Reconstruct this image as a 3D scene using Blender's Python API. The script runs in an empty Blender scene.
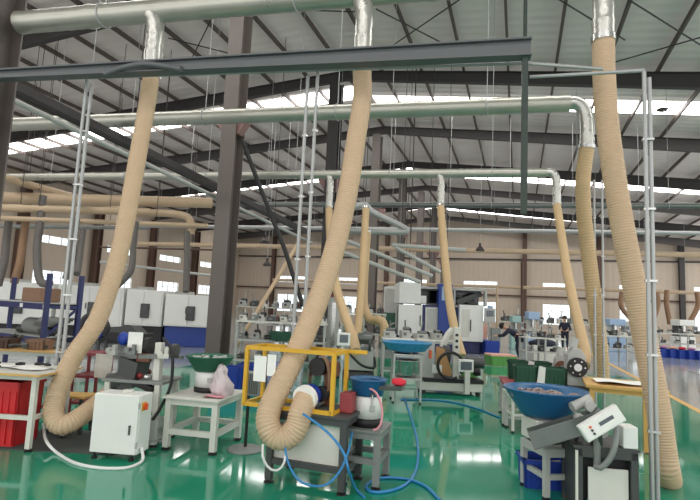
import bpy, math, random
from mathutils import Vector, Matrix
from math import sin, cos, radians as R, pi, sqrt, atan2
random.seed(7)
SC = bpy.context.scene
COL = SC.collection
# ------------------------------------------------------------------ camera
FOC = 510.0; YAW = R(18.4); PITCH = R(6.4); ROLL = R(2.65); EYE = Vector((0, 0, 1.65))
fw = Vector((-sin(YAW)*cos(PITCH), cos(YAW)*cos(PITCH), sin(PITCH)))
rt = Vector((cos(YAW), sin(YAW), 0)); up = rt.cross(fw)
r2 = cos(ROLL)*rt + sin(ROLL)*up; u2 = -sin(ROLL)*rt + cos(ROLL)*up
cd = bpy.data.cameras.new('camera'); cam = bpy.data.objects.new('camera', cd); COL.objects.link(cam)
cd.sensor_width = 36; cd.lens = FOC/700*36; cd.clip_end = 300
cam.matrix_world = Matrix(((r2.x, u2.x, -fw.x, EYE.x), (r2.y, u2.y, -fw.y, EYE.y), (r2.z, u2.z, -fw.z, EYE.z), (0, 0, 0, 1)))
SC.camera = cam

def P(u, v, z=None, y=None, x=None, d=None, ln=None):
    """survey helper: the place in the hall that a measured sight line meets (height z, plane y or x, distance d, or vertical plane y=a+b*x)"""
    k = fw + (u-350)/FOC*r2 - (v-250)/FOC*u2
    if z is not None: t = (z-EYE.z)/k.z
    elif y is not None: t = y/k.y
    elif x is not None: t = x/k.x
    elif ln is not None: t = ln[0]/(k.y-ln[1]*k.x)
    else: t = d
    return EYE + k*t

# ------------------------------------------------------------------ materials
def lin(c): return tuple(((v/255)/12.92 if v/255 <= .04045 else ((v/255+.055)/1.055)**2.4) for v in c)
def mat(name, rgb, rough=.6, metal=0.0, amt=.12, scale=6.0, bump=0.0, rvar=.1, spec=.5, trans=0.0, coat=0.0):
    m = bpy.data.materials.new(name); m.use_nodes = True; nt = m.node_tree; N = nt.nodes; L = nt.links
    b = N['Principled BSDF']; c = lin(rgb)
    tc = N.new('ShaderNodeTexCoord'); nz = N.new('ShaderNodeTexNoise'); nz.inputs['Scale'].default_value = scale; nz.inputs['Detail'].default_value = 4
    L.new(tc.outputs['Object'], nz.inputs['Vector'])
    mx = N.new('ShaderNodeMix'); mx.data_type = 'RGBA'
    mx.inputs[6].default_value = tuple(v*(1-amt) for v in c)+(1,); mx.inputs[7].default_value = tuple(min(1, v*(1+amt)) for v in c)+(1,)
    L.new(nz.outputs['Fac'], mx.inputs[0]); L.new(mx.outputs[2], b.inputs['Base Color'])
    mr = N.new('ShaderNodeMapRange'); mr.inputs[3].default_value = max(0.02, rough-rvar); mr.inputs[4].default_value = min(1, rough+rvar)
    L.new(nz.outputs['Fac'], mr.inputs[0]); L.new(mr.outputs[0], b.inputs['Roughness'])
    b.inputs['Metallic'].default_value = metal; b.inputs['Specular IOR Level'].default_value = spec
    if coat: b.inputs['Coat Weight'].default_value = coat; b.inputs['Coat Roughness'].default_value = .05
    if bump:
        bp = N.new('ShaderNodeBump'); bp.inputs['Strength'].default_value = bump; bp.inputs['Distance'].default_value = .01
        L.new(nz.outputs['Fac'], bp.inputs['Height']); L.new(bp.outputs[0], b.inputs['Normal'])
    if trans:
        tr = N.new('ShaderNodeBsdfTranslucent'); tr.inputs[0].default_value = c+(1,)
        ms = N.new('ShaderNodeMixShader'); ms.inputs[0].default_value = trans
        L.new(b.outputs[0], ms.inputs[1]); L.new(tr.outputs[0], ms.inputs[2]); L.new(ms.outputs[0], N['Material Output'].inputs[0])
    return m
def emit(name, rgb, s):
    m = bpy.data.materials.new(name); m.use_nodes = True; nt = m.node_tree; N = nt.nodes
    N.remove(N['Principled BSDF']); e = N.new('ShaderNodeEmission'); e.inputs[0].default_value = lin(rgb)+(1,); e.inputs[1].default_value = s
    nt.links.new(e.outputs[0], N['Material Output'].inputs[0]); return m
def glass(name, rgb=(235, 245, 250), f=.12):
    m = bpy.data.materials.new(name); m.use_nodes = True; nt = m.node_tree; N = nt.nodes
    N.remove(N['Principled BSDF']); t = N.new('ShaderNodeBsdfTransparent'); t.inputs[0].default_value = lin(rgb)+(1,)
    g = N.new('ShaderNodeBsdfGlossy'); g.inputs['Roughness'].default_value = .08; ms = N.new('ShaderNodeMixShader'); ms.inputs[0].default_value = f
    nt.links.new(t.outputs[0], ms.inputs[1]); nt.links.new(g.outputs[0], ms.inputs[2]); nt.links.new(ms.outputs[0], N['Material Output'].inputs[0]); return m
def stripes(name, rgb, axis, period, rough=.55, depth=.6, amt=.1):
    m = mat(name, rgb, rough, amt=amt, scale=.8); nt = m.node_tree; N = nt.nodes; L = nt.links
    tc = N['Texture Coordinate']; w = N.new('ShaderNodeTexWave'); w.bands_direction = axis; w.inputs['Scale'].default_value = 2*pi/period/20*1.0; w.inputs['Distortion'].default_value = 0
    L.new(tc.outputs['Object'], w.inputs['Vector']); bp = N.new('ShaderNodeBump'); bp.inputs['Strength'].default_value = depth; bp.inputs['Distance'].default_value = .04
    L.new(w.outputs['Fac'], bp.inputs['Height']); L.new(bp.outputs[0], N['Principled BSDF'].inputs['Normal']); return m

M = dict(
 roof=stripes('roof_sheet', (226, 218, 213), 'Y', .45, .5, .5, .06),
 wall=stripes('wall_sheet', (186, 172, 156), 'X', .5, .6, .3, .06), wall_l=stripes('wall_sheet_side', (182, 168, 152), 'Y', .5, .6, .3, .06),
 steel=mat('dark_steel', (60, 57, 57), .55, .2, scale=2), purlin=mat('purlin_steel', (88, 78, 73), .6, .1, scale=2),
 column=mat('column_paint', (104, 96, 91), .5, 0, scale=1.5), brown=mat('brown_paint', (84, 62, 52), .6, scale=2), corbel=mat('corbel_primer', (140, 108, 104), .6),
 beam=mat('grey_painted_beam', (92, 96, 98), .45, .1, scale=2), dgreen=mat('dark_green_paint', (44, 58, 52), .5),
 galv=mat('galvanised_sheet', (196, 196, 190), .3, .75, .14, 9, rvar=.12), galv_d=mat('spiral_duct', (178, 178, 168), .33, .6, .14, 3, rvar=.12),
 beige_pipe=mat('beige_duct', (190, 168, 140), .5, .05, scale=3), conduit=mat('conduit', (172, 174, 174), .4, .3, scale=4),
 hose=mat('beige_hose', (219, 193, 161), .55, 0, .07, 5, trans=.22), hose_y=mat('yellowed_hose', (212, 184, 142), .55, 0, .07, 5, trans=.18), hose_g=mat('grey_hose', (98, 94, 90), .6, 0, .15, 5),
 hose_b=mat('brown_hose', (136, 106, 80), .6, 0, .1, 5),
 white=mat('white_powder_coat', (226, 228, 224), .4, 0, .05, 3), offw=mat('offwhite_paint', (206, 206, 198), .5, 0, .1, 5), lgrey=mat('light_grey_paint', (176, 178, 174), .5, 0, .12, 5),
 grey=mat('machine_grey', (130, 134, 132), .5, .1, .18, 7), dgrey=mat('dark_grey_metal', (74, 76, 76), .5, .3, .18, 8), black=mat('black_rubber', (26, 26, 28), .55, 0, .2, 6),
 gunmetal=mat('brushed_gunmetal', (112, 116, 114), .35, .6, .12, 12), stainless=mat('stainless', (190, 192, 190), .25, .9, .08, 10),
 yellow=mat('yellow_paint', (214, 166, 40), .45, 0, .1, 6), wood=mat('pale_wood', (206, 166, 104), .6, 0, .16, 4), woody=mat('yellow_wood_edge', (208, 166, 94), .6, 0, .1, 6),
 red=mat('red_plastic', (196, 36, 40), .45, 0, .1, 4), dred=mat('dark_red_paint', (120, 34, 40), .5, 0, .15, 6), maroon=mat('maroon_box', (150, 62, 66), .6),
 green=mat('green_urethane', (16, 92, 66), .4, 0, .12, 5), dkgreen=mat('green_crate', (14, 74, 52), .45, 0, .12, 5), blue=mat('blue_bowl', (30, 92, 138), .35, 0, .12, 5), blue2=mat('blue_crate', (28, 62, 158), .45, 0, .12, 4),
 navy=mat('navy_paint', (38, 46, 96), .45, 0, .1, 4), cblue=mat('cobalt_base', (32, 62, 140), .45, 0, .1, 4), film=mat('blue_film', (58, 140, 190), .3, 0, .2, 20, bump=.6),
 paper=mat('paper', (238, 238, 234), .8, 0, .03, 3), pink=mat('pink_cloth', (216, 150, 160), .85, 0, .15, 14), redc=mat('red_cloth', (214, 50, 66), .8, 0, .1, 9), bag=mat('clear_plastic_bag', (238, 228, 230), .25, 0, .1, 20, bump=.8, trans=.3),
 orange=mat('orange_switch', (222, 92, 40), .4), kraft=mat('kraft_paper', (180, 138, 92), .8, 0, .12, 6), cardboard=mat('cardboard', (142, 112, 92), .85, 0, .12, 5),
 airhose=mat('blue_air_hose', (44, 130, 190), .35, 0, .05, 5), cable=mat('white_cable', (222, 224, 222), .5, 0, .04, 5), copper=mat('rusty_brown_part', (112, 72, 56), .5, .3, .2, 10),
 screen=mat('screen_glass', (86, 96, 104), .15), navycloth=mat('navy_workwear', (34, 38, 56), .85, 0, .15, 12), hair=mat('black_hair', (20, 18, 18), .6), skin=mat('skin', (196, 150, 124), .55, 0, .05, 10),
 lamp=mat('lamp_housing', (58, 52, 50), .5, .2), purple=mat('purple_plastic', (170, 110, 160), .5), teal=mat('pale_teal_paint', (150, 186, 180), .5), lblue=mat('pale_blue_paint', (150, 176, 206), .45), limeg=mat('bright_green_tray', (84, 150, 70), .5), salmon=mat('salmon_sheet', (226, 172, 156), .7),
 glass=glass('window_glass'), frame=mat('white_window_frame', (214, 214, 210), .5), sky=emit('daylit_roof_panel', (255, 252, 248), 11.0), dwin=mat('machine_window', (20, 22, 26), .12), mesh_b=mat('grey_mat', (70, 76, 74), .8, 0, .2, 30),
)
# ------------------------------------------------------------------ mesh builder
class G:
    def __init__(s): s.v = []; s.f = []; s.sm = []
    def add(s, vs, fs, smooth=False):
        b = len(s.v); s.v += [Vector(p) for p in vs]; s.f += [tuple(b+i for i in f) for f in fs]; s.sm += [smooth]*len(fs); return s
    def box(s, c, d, rz=0, m=None, taper=None):
        c = Vector(c); x, y, z = d[0]/2, d[1]/2, d[2]/2; k = taper or (1, 1)
        vs = [Vector((sx*x*(k[0] if sz > 0 else 1), sy*y*(k[1] if sz > 0 else 1), sz*z)) for sz in (-1, 1) for sx, sy in ((-1, -1), (1, -1), (1, 1), (-1, 1))]
        q = m.to_3x3() if m else Matrix.Rotation(rz, 3, 'Z')
        return s.add([c+q@p for p in vs], [(3, 2, 1, 0), (4, 5, 6, 7), (0, 1, 5, 4), (1, 2, 6, 5), (2, 3, 7, 6), (3, 0, 4, 7)])
    def bar(s, p, q, w, h=None):
        p, q = Vector(p), Vector(q); h = h or w; a = (q-p).normalized()
        n = a.cross(Vector((0, 0, 1)));  n = Vector((1, 0, 0)) if n.length < 1e-4 else n.normalized(); b = n.cross(a)
        vs = [e+n*i*w/2+b*j*h/2 for e in (p, q) for i, j in ((-1, -1), (1, -1), (1, 1), (-1, 1))]
        return s.add(vs, [(0, 1, 2, 3), (7, 6, 5, 4), (0, 4, 5, 1), (1, 5, 6, 2), (2, 6, 7, 3), (3, 7, 4, 0)])
    def tube(s, pts, r, n=10, caps=True):
        pts = [Vector(p) for p in pts]; k = len(pts); rr = r if isinstance(r, (list, tuple)) else [r]*k
        t0 = (pts[1]-pts[0]).normalized(); a = t0.cross(Vector((.3, .5, .8))).normalized(); vs = []
        for i in range(k):
            t = (pts[min(i+1, k-1)]-pts[max(i-1, 0)]).normalized(); a = (a-t*a.dot(t)).normalized(); b = t.cross(a)
            vs += [pts[i]+(a*cos(2*pi*j/n)+b*sin(2*pi*j/n))*rr[i] for j in range(n)]
        fs = [(i*n+j, i*n+(j+1) % n, (i+1)*n+(j+1) % n, (i+1)*n+j) for i in range(k-1) for j in range(n)]
        s.add(vs, fs, True)
        if caps: s.add([vs[j] for j in range(n)], [tuple(range(n-1, -1, -1))]); s.add([vs[(k-1)*n+j] for j in range(n)], [tuple(range(n))])
        return s
    def cyl(s, p, q, r, r1=None, n=16): return s.tube([p, q], [r, r if r1 is None else r1], n)
    def lathe(s, prof, c=(0, 0, 0), n=24, ax=None):
        c = Vector(c); q = Vector((0, 0, 1)).rotation_difference(Vector(ax)).to_matrix() if ax is not None else Matrix.Identity(3)
        vs = [c+q@Vector((r*cos(2*pi*j/n), r*sin(2*pi*j/n), z)) for r, z in prof for j in range(n)]; k = len(prof)
        fs = [(i*n+j, i*n+(j+1) % n, (i+1)*n+(j+1) % n, (i+1)*n+j) for i in range(k-1) for j in range(n)]
        return s.add(vs, fs, True)
    def prism(s, poly, ext):
        e = Vector(ext); poly = [Vector(p) for p in poly]; n = len(poly)
        return s.add(poly+[p+e for p in poly], [tuple(range(n-1, -1, -1)), tuple(range(n, 2*n))]+[(i, (i+1) % n, n+(i+1) % n, n+i) for i in range(n)])
    def blob(s, c, d, n=10, wob=.0):
        c = Vector(c); prof = [(i/8*pi) for i in range(9)]; vs = []
        for a in prof:
            for j in range(n):
                w = 1+random.uniform(-wob, wob); vs.append(c+Vector((sin(a)*cos(2*pi*j/n)*d[0]/2*w, sin(a)*sin(2*pi*j/n)*d[1]/2*w, -cos(a)*d[2]/2*w)))
        return s.add(vs, [(i*n+j, i*n+(j+1) % n, (i+1)*n+(j+1) % n, (i+1)*n+j) for i in range(8) for j in range(n)], True)
    def build(s, name, m, parent=None, bevel=0):
        """vertices in the parent's own frame; links ONE mesh object"""
        me = bpy.data.meshes.new(name); me.from_pydata([tuple(p) for p in s.v], [], s.f); me.update()
        me.polygons.foreach_set('use_smooth', s.sm)
        ms = m if isinstance(m, list) else [m]
        for q in ms: me.materials.append(M[q])
        o = bpy.data.objects.new(name, me); COL.objects.link(o); o.parent = parent
        if bevel:
            b = o.modifiers.new('b', 'BEVEL'); b.width = bevel; b.segments = 2; b.limit_method = 'ANGLE'; b.angle_limit = R(50)
        return o
    def top(s, name, m, bevel=0, org=None):
        """a top-level mesh: its origin goes to the foot of its box"""
        if org is None:
            xs = [p.x for p in s.v]; ys = [p.y for p in s.v]; zs = [p.z for p in s.v]; org = Vector(((min(xs)+max(xs))/2, (min(ys)+max(ys))/2, min(zs)))
        s.v = [p-org for p in s.v]; o = s.build(name, m, None, bevel); o.location = org; return o
    def inn(s, t):
        """world points -> the frame of thing t"""
        q = Matrix.Rotation(-t.rotation_euler.z, 3, 'Z'); s.v = [q@(p-t.location) for p in s.v]; return s
def tag(o, label, cat, group=None, kind=None):
    if kind: o['kind'] = kind
    if label: o['label'] = label
    if cat: o['category'] = cat
    if group: o['group'] = group
    return o
def thing(name, label, cat, loc=(0, 0, 0), rz=0, group=None):
    o = bpy.data.objects.new(name, None); COL.objects.link(o); o.location = loc; o.rotation_euler = (0, 0, rz); o.empty_display_size = .1
    return tag(o, label, cat, group)
def struct(name, g, m, label=None, bevel=0):
    o = g.top(name, m, bevel); o['kind'] = 'structure'
    if label: o['label'] = label; o['category'] = name.split('_')[0]
    return o
def dup(root, loc, rz, label=None, group=None):
    c = root.copy(); COL.objects.link(c); c.location = loc; c.rotation_euler = (0, 0, rz)
    if label: c['label'] = label
    if group: c['group'] = group
    for ch in list(root.children):
        a = ch.copy(); COL.objects.link(a); a.parent = c
        for g in list(ch.children):
            b = g.copy(); COL.objects.link(b); b.parent = a
    return c
def spline(pts, step):
    pts = [Vector(p) for p in pts]; q = [2*pts[0]-pts[1]]+pts+[2*pts[-1]-pts[-2]]; out = []
    for i in range(1, len(q)-2):
        a, b, c, d = q[i-1], q[i], q[i+1], q[i+2]; n = max(1, int((c-b).length/.02))
        for k in range(n):
            t = k/n; out.append(.5*((2*b)+(c-a)*t+(2*a-5*b+4*c-d)*t*t+(3*b-a-3*c+d)*t**3))
    out.append(pts[-1]); res = [out[0]]; acc = 0
    for a, b in zip(out, out[1:]):
        L = (b-a).length; pos = step-acc
        while pos <= L and L > 1e-9: res.append(a+(b-a)*(pos/L)); pos += step
        acc = L-(pos-step)
    if (res[-1]-pts[-1]).length > step*.3: res.append(pts[-1])
    return res
def hose(label, pts, r, m='hose', pitch=.028, group=None, rib=.045, clamp=True, n=18, cat='hose', name='flexible_hose'):
    """a corrugated hose: one mesh, wire ribs along its run"""
    c = spline(pts, pitch/4); k = len(c)
    rr = [r*(1+rib*(1, .35, -1, .35)[i % 4]) for i in range(k)]
    o = G().tube(c, rr, n).top(name, m); tag(o, label, cat, group)
    if clamp:
        a = (c[4]-c[0]).normalized(); G().tube([c[0]-a*.03-o.location, c[0]+a*.035-o.location], r*1.13, 18).build('hose_clamp', 'stainless', o)
    return o
def cable(name, label, pts, r, m, cat='cable', group=None, step=.05):
    return tag(G().tube(spline(pts, step), r, 8).top(name, m), label, cat, group)

# ------------------------------------------------------------------ the hall
RX, RZ, SL, SR = -6.8, 11.5, .07, .11
XL, XR, Y0, YF = -32.0, 19.0, -14.0, 54.0
BAY = [12.3+6.5*i for i in range(-3, 7)]
def rz_(x): return RZ-(SL if x < RX else SR)*abs(x-RX)
# floor: green epoxy, grey side walkways, grey far and rear ends, yellowed edge line
g = G()
fx = [XL-.3, -7.9, 3.2, XR+.3]; fy = [Y0, 1.0, 17.0, YF+.3]; fmat = []  # grey past the far end of the green: grazing window reflections painted as floor colour
for i in range(3):
    for j in range(3):
        g.add([(fx[i], fy[j], 0), (fx[i+1], fy[j], 0), (fx[i+1], fy[j+1], 0), (fx[i], fy[j+1], 0)], [(0, 1, 2, 3)]); fmat.append(0 if (i == 1 and j == 1) else 1)  # unseen floor behind the camera is coloured grey so its bounce leaves the roof neutral
M['floor_green'] = mat('green_epoxy', (36, 140, 110), .06, 0, .22, .7, rvar=.045, spec=.75, bump=.02)
M['floor_grey'] = mat('grey_epoxy', (160, 166, 168), .1, 0, .1, .8, rvar=.06, spec=.5, bump=.02)
fl = g.build('floor', ['floor_green', 'floor_grey']); fl['kind'] = 'structure'
for p, k in zip(fl.data.polygons, fmat): p.material_index = k
g = G().add([(3.2, Y0, .002), (3.34, Y0, .002), (3.34, YF, .002), (3.2, YF, .002)], [(0, 1, 2, 3)]); struct('floor_edge_line', g, 'woody')
g = G().add([(5.55, Y0, .002), (5.63, Y0, .002), (5.63, YF, .002), (5.55, YF, .002)], [(0, 1, 2, 3)]); struct('floor_walkway_line', g, 'dgrey')
g = G().add([(7.0, 6, .003), (XR+.3, 6, .003), (XR+.3, 23, .003), (7.0, 23, .003)], [(0, 1, 2, 3)]); struct('floor_green_bay', g, 'floor_green')
# roof sheet and translucent strips
g = G()
for x0, x1 in ((XL-.4, RX), (RX, XR)):
    a, b = rz_(x0), rz_(x1)
    g.add([(x0, Y0, a), (x1, Y0, b), (x1, YF+.5, b), (x0, YF+.5, a), (x0, Y0, a+.12), (x1, Y0, b+.12), (x1, YF+.5, b+.12), (x0, YF+.5, a+.12)], [(3, 2, 1, 0), (4, 5, 6, 7), (0, 1, 5, 4), (2, 3, 7, 6), (3, 0, 4, 7), (1, 2, 6, 5)])
ce = g.build('ceiling', 'roof'); ce['kind'] = 'structure'
for i, y in enumerate(BAY):
    if i % 2: continue
    for x0, x1 in ((XL+1.5, RX-.3), (RX+.3, XR-.5)):
        yy = y+(1.9 if x0 < RX else 3.0); a, b = rz_(x0)-.03, rz_(x1)-.03
        o = struct('skylight', G().add([(x0, yy, a), (x1, yy, b), (x1, yy+1.25, b), (x0, yy+1.25, a)], [(3, 2, 1, 0)]), 'sky')
# purlins (run the length of the hall), rafters, ridge
x = XL+.8; xs = []
while x < XR-.4: xs.append(x); x += 1.62
for x in xs:
    z = rz_(x)-.16
    struct('purlin', G().bar((x, Y0, z), (x, YF+.2, z), .075, .16), 'purlin')
for y in BAY:
    for x0, x1, w0, w1 in ((XL+.2, RX, .7, .36), (RX, XR, .36, .7)):
        a, b = rz_(x0)-.27, rz_(x1)-.27; g = G()
        for yo, wd, in ((0, .014),):
            g.add([(x0, y-.01, a-w0), (x1, y-.01, b-w1), (x1, y-.01, b), (x0, y-.01, a), (x0, y+.01, a-w0), (x1, y+.01, b-w1), (x1, y+.01, b), (x0, y+.01, a)], [(0, 1, 2, 3), (7, 6, 5, 4), (3, 2, 6, 7), (1, 0, 4, 5)])
        g.bar((x0, y, a), (x1, y, b), .22, .02); g.bar((x0, y, a-w0), (x1, y, b-w1), .22, .02)
        k = x0
        struct('rafter', g, 'steel')
# columns along the ridge, side wall and gable
def column(x, y, h, m, w=.42, d=.5, name='column', corb=False):
    g = G().box((0, 0, h/2), (.02, d, h)).box((0, -d/2, h/2), (w, .025, h)).box((0, d/2, h/2), (w, .025, h)).box((0, 0, .02), (w+.16, d+.16, .04))
    o = g.build(name, m); o.location = (x, y, 0); o['kind'] = 'structure'
    if corb:
        q = G().prism([(-.55, -.14, 6.8), (.55, -.14, 6.8), (.55, -.14, 6.68), (.22, -.14, 6.2), (-.22, -.14, 6.2), (-.55, -.14, 6.68)], (0, .28, 0)); q.build('corbel', 'corbel', o)
    return o
for i, y in enumerate(BAY):
    if y < 4: continue
    c = column(-7.5 if 10 < y < 14 else -7.15, (y-.42 if y < 14 else y) if y > 10 else 4.95, rz_(-7.15)-.68, 'column' if i != 4 else 'steel', .44, .46, corb=True)
for y in BAY:
    if y > 10: column(XL+.35, y, rz_(XL)-1.0, 'brown', .45, .55)
for x in (-27.2, -20.4, -13.6, .6, 7.4, 14.2): column(x, YF-.3, rz_(x)-.3, 'brown' if x < 7.9 else 'steel', .42, .4)
# black steel brace that runs off the first ridge column
tag(G().tube([P(242, 140, d=12.6), P(262, 192, d=12.6), P(285, 250, d=12.4), P(303, 306, d=12.0)], .055, 10).top('diagonal_strut', 'black'), 'black slanting steel strut running down from the first grey column', 'strut')
# walls with openings
def wallgrid(name, along, xb, zb, holes, at, thick, m, top=None):
    g = G()
    for i in range(len(xb)-1):
        for j in range(len(zb)-1):
            if (i, j) in holes: continue
            q = []
            for s in (0, 1):
                for a, b in ((xb[i], zb[j]), (xb[i+1], zb[j]), (xb[i+1], zb[j+1]), (xb[i], zb[j+1])):
                    if top and j == len(zb)-2 and b == zb[-1]: b = top(a)
                    q.append((a, at+s*thick, b) if along == 'x' else (at-s*thick, a, b))
            g.add(q, [(0, 1, 2, 3), (7, 6, 5, 4), (0, 4, 5, 1), (1, 5, 6, 2), (2, 6, 7, 3), (3, 7, 4, 0)])
    o = struct(name, g, m); return o
NW = [0]
def window(along, a0, a1, z0, z1, at, mull, rows=2):
    NW[0] += 1
    def pt(a, z, dp=0): return (a, at+dp, z) if along == 'x' else (at-dp, a, z)
    g = G()
    for a, b in (((a0, z0), (a1, z0)), ((a0, z1), (a1, z1)), ((a0, z0), (a0, z1)), ((a1, z0), (a1, z1))): g.bar(pt(*a), pt(*b), .09)
    n = max(2, round((a1-a0)/mull))
    for i in range(1, n): g.bar(pt(a0+(a1-a0)*i/n, z0), pt(a0+(a1-a0)*i/n, z1), .06)
    for i in range(1, rows): g.bar(pt(a0, z0+(z1-z0)*i/rows), pt(a1, z0+(z1-z0)*i/rows), .05)
    o = g.top('window_%d' % NW[0], 'frame'); o['kind'] = 'structure'
    G().add([Vector(pt(a0, z0, .02))-o.location, Vector(pt(a1, z0, .02))-o.location, Vector(pt(a1, z1, .02))-o.location, Vector(pt(a0, z1, .02))-o.location], [(0, 1, 2, 3)]).build('pane', 'glass', o)
LW = [(-26.6, -23.2), (-19.2, -15.8), (-12.6, -9.2), (-5.4, -2.0), (2.3, 4.8), (9.1, 11.6), (15.2, 18.0)]
xb = [XL]+[v for p in LW for v in p]+[XR]
if True:
    zb = [0, .85, 2.85, 4.2, 4.95, 7.0]; holes = set()
    for k in range(len(LW)): holes |= {(2*k+1, 1), (2*k+1, 3)}
    wallgrid('wall_far', 'x', xb, zb, holes, YF, .2, 'wall', top=lambda a: rz_(a))
    for a, b in LW: window('x', a, b, .85, 2.85, YF+.05, .8, 3); window('x', a, b, 4.2, 4.95, YF+.05, 1.2, 1)
    yb = [Y0]; 
    for y in BAY[2:]: yb += [y+1.4, y+4.6] if y+5.4 < YF else []
    yb += [YF]; zb = [0, 2.3, 3.3, 5.2, 5.8, 8.6]; holes = set()
    for k in range((len(yb)-2)//2): holes |= {(2*k+1, 1), (2*k+1, 3)}
    wallgrid('wall_left', 'y', yb, zb, holes, XL, .2, 'wall_l', top=lambda a: rz_(XL))
    for k in range((len(yb)-2)//2):
        a, b = yb[2*k+1], yb[2*k+2]; window('y', a, b, 2.3, 3.3, XL-.05, .9, 2); window('y', a, b, 5.2, 5.8, XL-.05, 1.2, 1)
# girts on the far wall and tie pipes under the roof
for z in (3.55, 7.2): struct('trim_girt', G().bar((XL, YF-.12, z), (XR, YF-.12, z), .1, .14), 'brown' if z < 4 else 'steel')
# roof bracing rods in the roof plane
def onroof(u, v, drop=.3):
    k = fw+(u-350)/FOC*r2-(v-250)/FOC*u2
    for s, f in ((SL, lambda x: x < RX), (-SR, lambda x: x >= RX)):
        t = (RZ-drop-s*RX*1.0*1 + 0 - EYE.z)/(k.z-s*k.x) if False else ((RZ-drop)-s*RX-EYE.z)/(k.z-s*k.x)
        p = EYE+k*t
        if t > 0 and f(p.x): return p
    return p
for a, b in (((376, 9), (450, 47)), ((386, 50), (462, -2)), ((626, -2), (702, 46)), ((612, 63), (702, 37)), ((168, 38), (236, 55)), ((192, 58), (212, 18)), ((555, -3), (625, 40)), ((300, 10), (360, 12))):
    struct('brace_rod', G().cyl(onroof(*a), onroof(*b), .022, n=8), 'steel')

# ------------------------------------------------------------------ overhead ducts
def duct(label, ln, x0, x1, z, r, m='galv_d', group='galvanised ducts under the roof', hang=2.6, name='ventilation_duct'):
    """a spiral-seamed duct along y=a+b*x at height z, with rods up to the purlins"""
    a, b = ln; p, q = Vector((x0, a+b*x0, z)), Vector((x1, a+b*x1, z)); L = (q-p).length; n = int(L/.09); pts = []; rr = []
    o = thing(name, label, 'duct', p, 0, group)
    for i in range(n+1):
        pts.append(p+(q-p)*i/n); rr.append(r*(1.0+(.03 if i % 2 else 0)+(.07 if i % 13 == 0 else 0)))
    G().tube(pts, rr, 20).inn(o).build('pipe', m, o)
    k = max(1, int(L/hang))
    for i in range(k):
        h = p+(q-p)*(i+.5)/k; g = G().cyl(h, (h.x, h.y, rz_(h.x)-.25), .009, n=6)
        g.tube([h+Vector((0, (r+.012)*cos(t*pi/6), (r+.012)*sin(t*pi/6))) for t in range(13)], .012, 6).inn(o).build('hanger_rod', 'conduit', o)
    return o
def drop(o, ln, x, z, r, zb, off=.0, m='galv', ex=.3):
    """elbow that leaves the duct and turns down, with a sleeve at its end; returns the sleeve's mouth"""
    a, b = ln; c = Vector((x, a+b*x, z)); dx = Vector((1, b, 0)).normalized()*ex
    pts = [c, c+dx*.45+Vector((0, -.02, 0)), c+dx*.85+Vector((0, -.02, -.1*ex/.3)), c+dx+Vector((0, -.02, -.32*ex/.3)), c+dx+Vector((0, -.02, -.6*ex/.3))]
    e = spline(pts, .045); g = G().tube(e, [r*(1+.035*(i % 3 == 0)) for i in range(len(e))], 18); g.inn(o).build('branch_elbow', m, o)
    t = e[-1]; mth = Vector((t.x, t.y, zb)); n = max(2, int((t.z-zb)/.12))
    g = G().tube([t+(mth-t)*i/n for i in range(n+1)], [r*(1.03+(.05 if i % 4 == 0 else 0)) for i in range(n+1)], 18); g.inn(o).build('drop_pipe', m, o)
    return mth
l1, l2, l3 = (5.8, .108), (9.55, .105), (14.3, .115)
d1 = duct('thick galvanised duct nearest the roof opening, feeding the beige hoses over the white cabinet', l1, -6.85, 7, 5.5, .15, group=None)
d2 = duct('galvanised duct in the middle of the roof space, with an elbow above the wooden table', l2, -13.5, .85, 5.5, .15, group=None)
d3 = duct('thinner galvanised duct beyond the first grey column, with three hose drops', l3, -19, .7, 5.5, .125, group=None)
A1 = P(156, 40, ln=l1); A0 = drop(d1, l1, A1.x-.3, 5.5, .112, P(150, 76, ln=l1).z)
B1 = P(365, 20, ln=l1); B0 = drop(d1, l1, B1.x-.3, 5.5, .112, P(365, 70, ln=l1).z)
C1 = P(603, 20, ln=l1); C0 = drop(d1, l1, C1.x-.3, 5.5, .112, P(603, 40, ln=l1).z)
F0 = drop(d2, l2, .8, 5.5, .12, P(583, 147, ln=l2).z, ex=.34)
E0 = drop(d3, l3, .66, 5.5, .105, P(557, 205, ln=l3).z, ex=.3)
D1 = P(441, 195, ln=l3); D0 = drop(d3, l3, D1.x-.25, 5.5, .095, P(441, 206, ln=l3).z, ex=.25)
G1 = P(330, 195, ln=l3); G0 = drop(d3, l3, G1.x-.25, 5.5, .095, P(331, 209, ln=l3).z, ex=.25)
l4, l5, l6 = (18.9, .11), (23.5, .11), (30., .1)
duct('thin dark duct crossing behind the second hanging hose row', l4, -11, 12, 5.55, .1, 'gunmetal', None)
duct('pale thin pipe crossing in front of the far wall, low under the roof', l5, -20, 14, 5.35, .09, 'conduit', None)
duct('long beige duct crossing high before the beige far wall windows', l6, -24, 16, 5.2, .14, 'beige_pipe', None)
duct('lowest beige pipe running along the beige far wall', (44., .02), -22, 16, 3.9, .13, 'beige_pipe', None)
def pdist(u, v, d): return P(u, v, d=d)
def run(label, a, b, r, m, group=None, cat='pipe', name='overhead_pipe', hang=True):
    a, b = Vector(a), Vector(b); o = tag(G().tube([a+(b-a)*i/40 for i in range(41)], [r*(1+(.05 if i % 5 == 0 else 0)) for i in range(41)], 12).top(name, m), label, cat, group)
    if hang and min(a.z, b.z) > 2.5:
        for t in (.25, .75):
            h = a+(b-a)*t; G().cyl(h-o.location, Vector((h.x, h.y, rz_(h.x)-.25))-o.location, .012, n=6).build('hanger_rod', 'steel', o)
    return o
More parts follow.
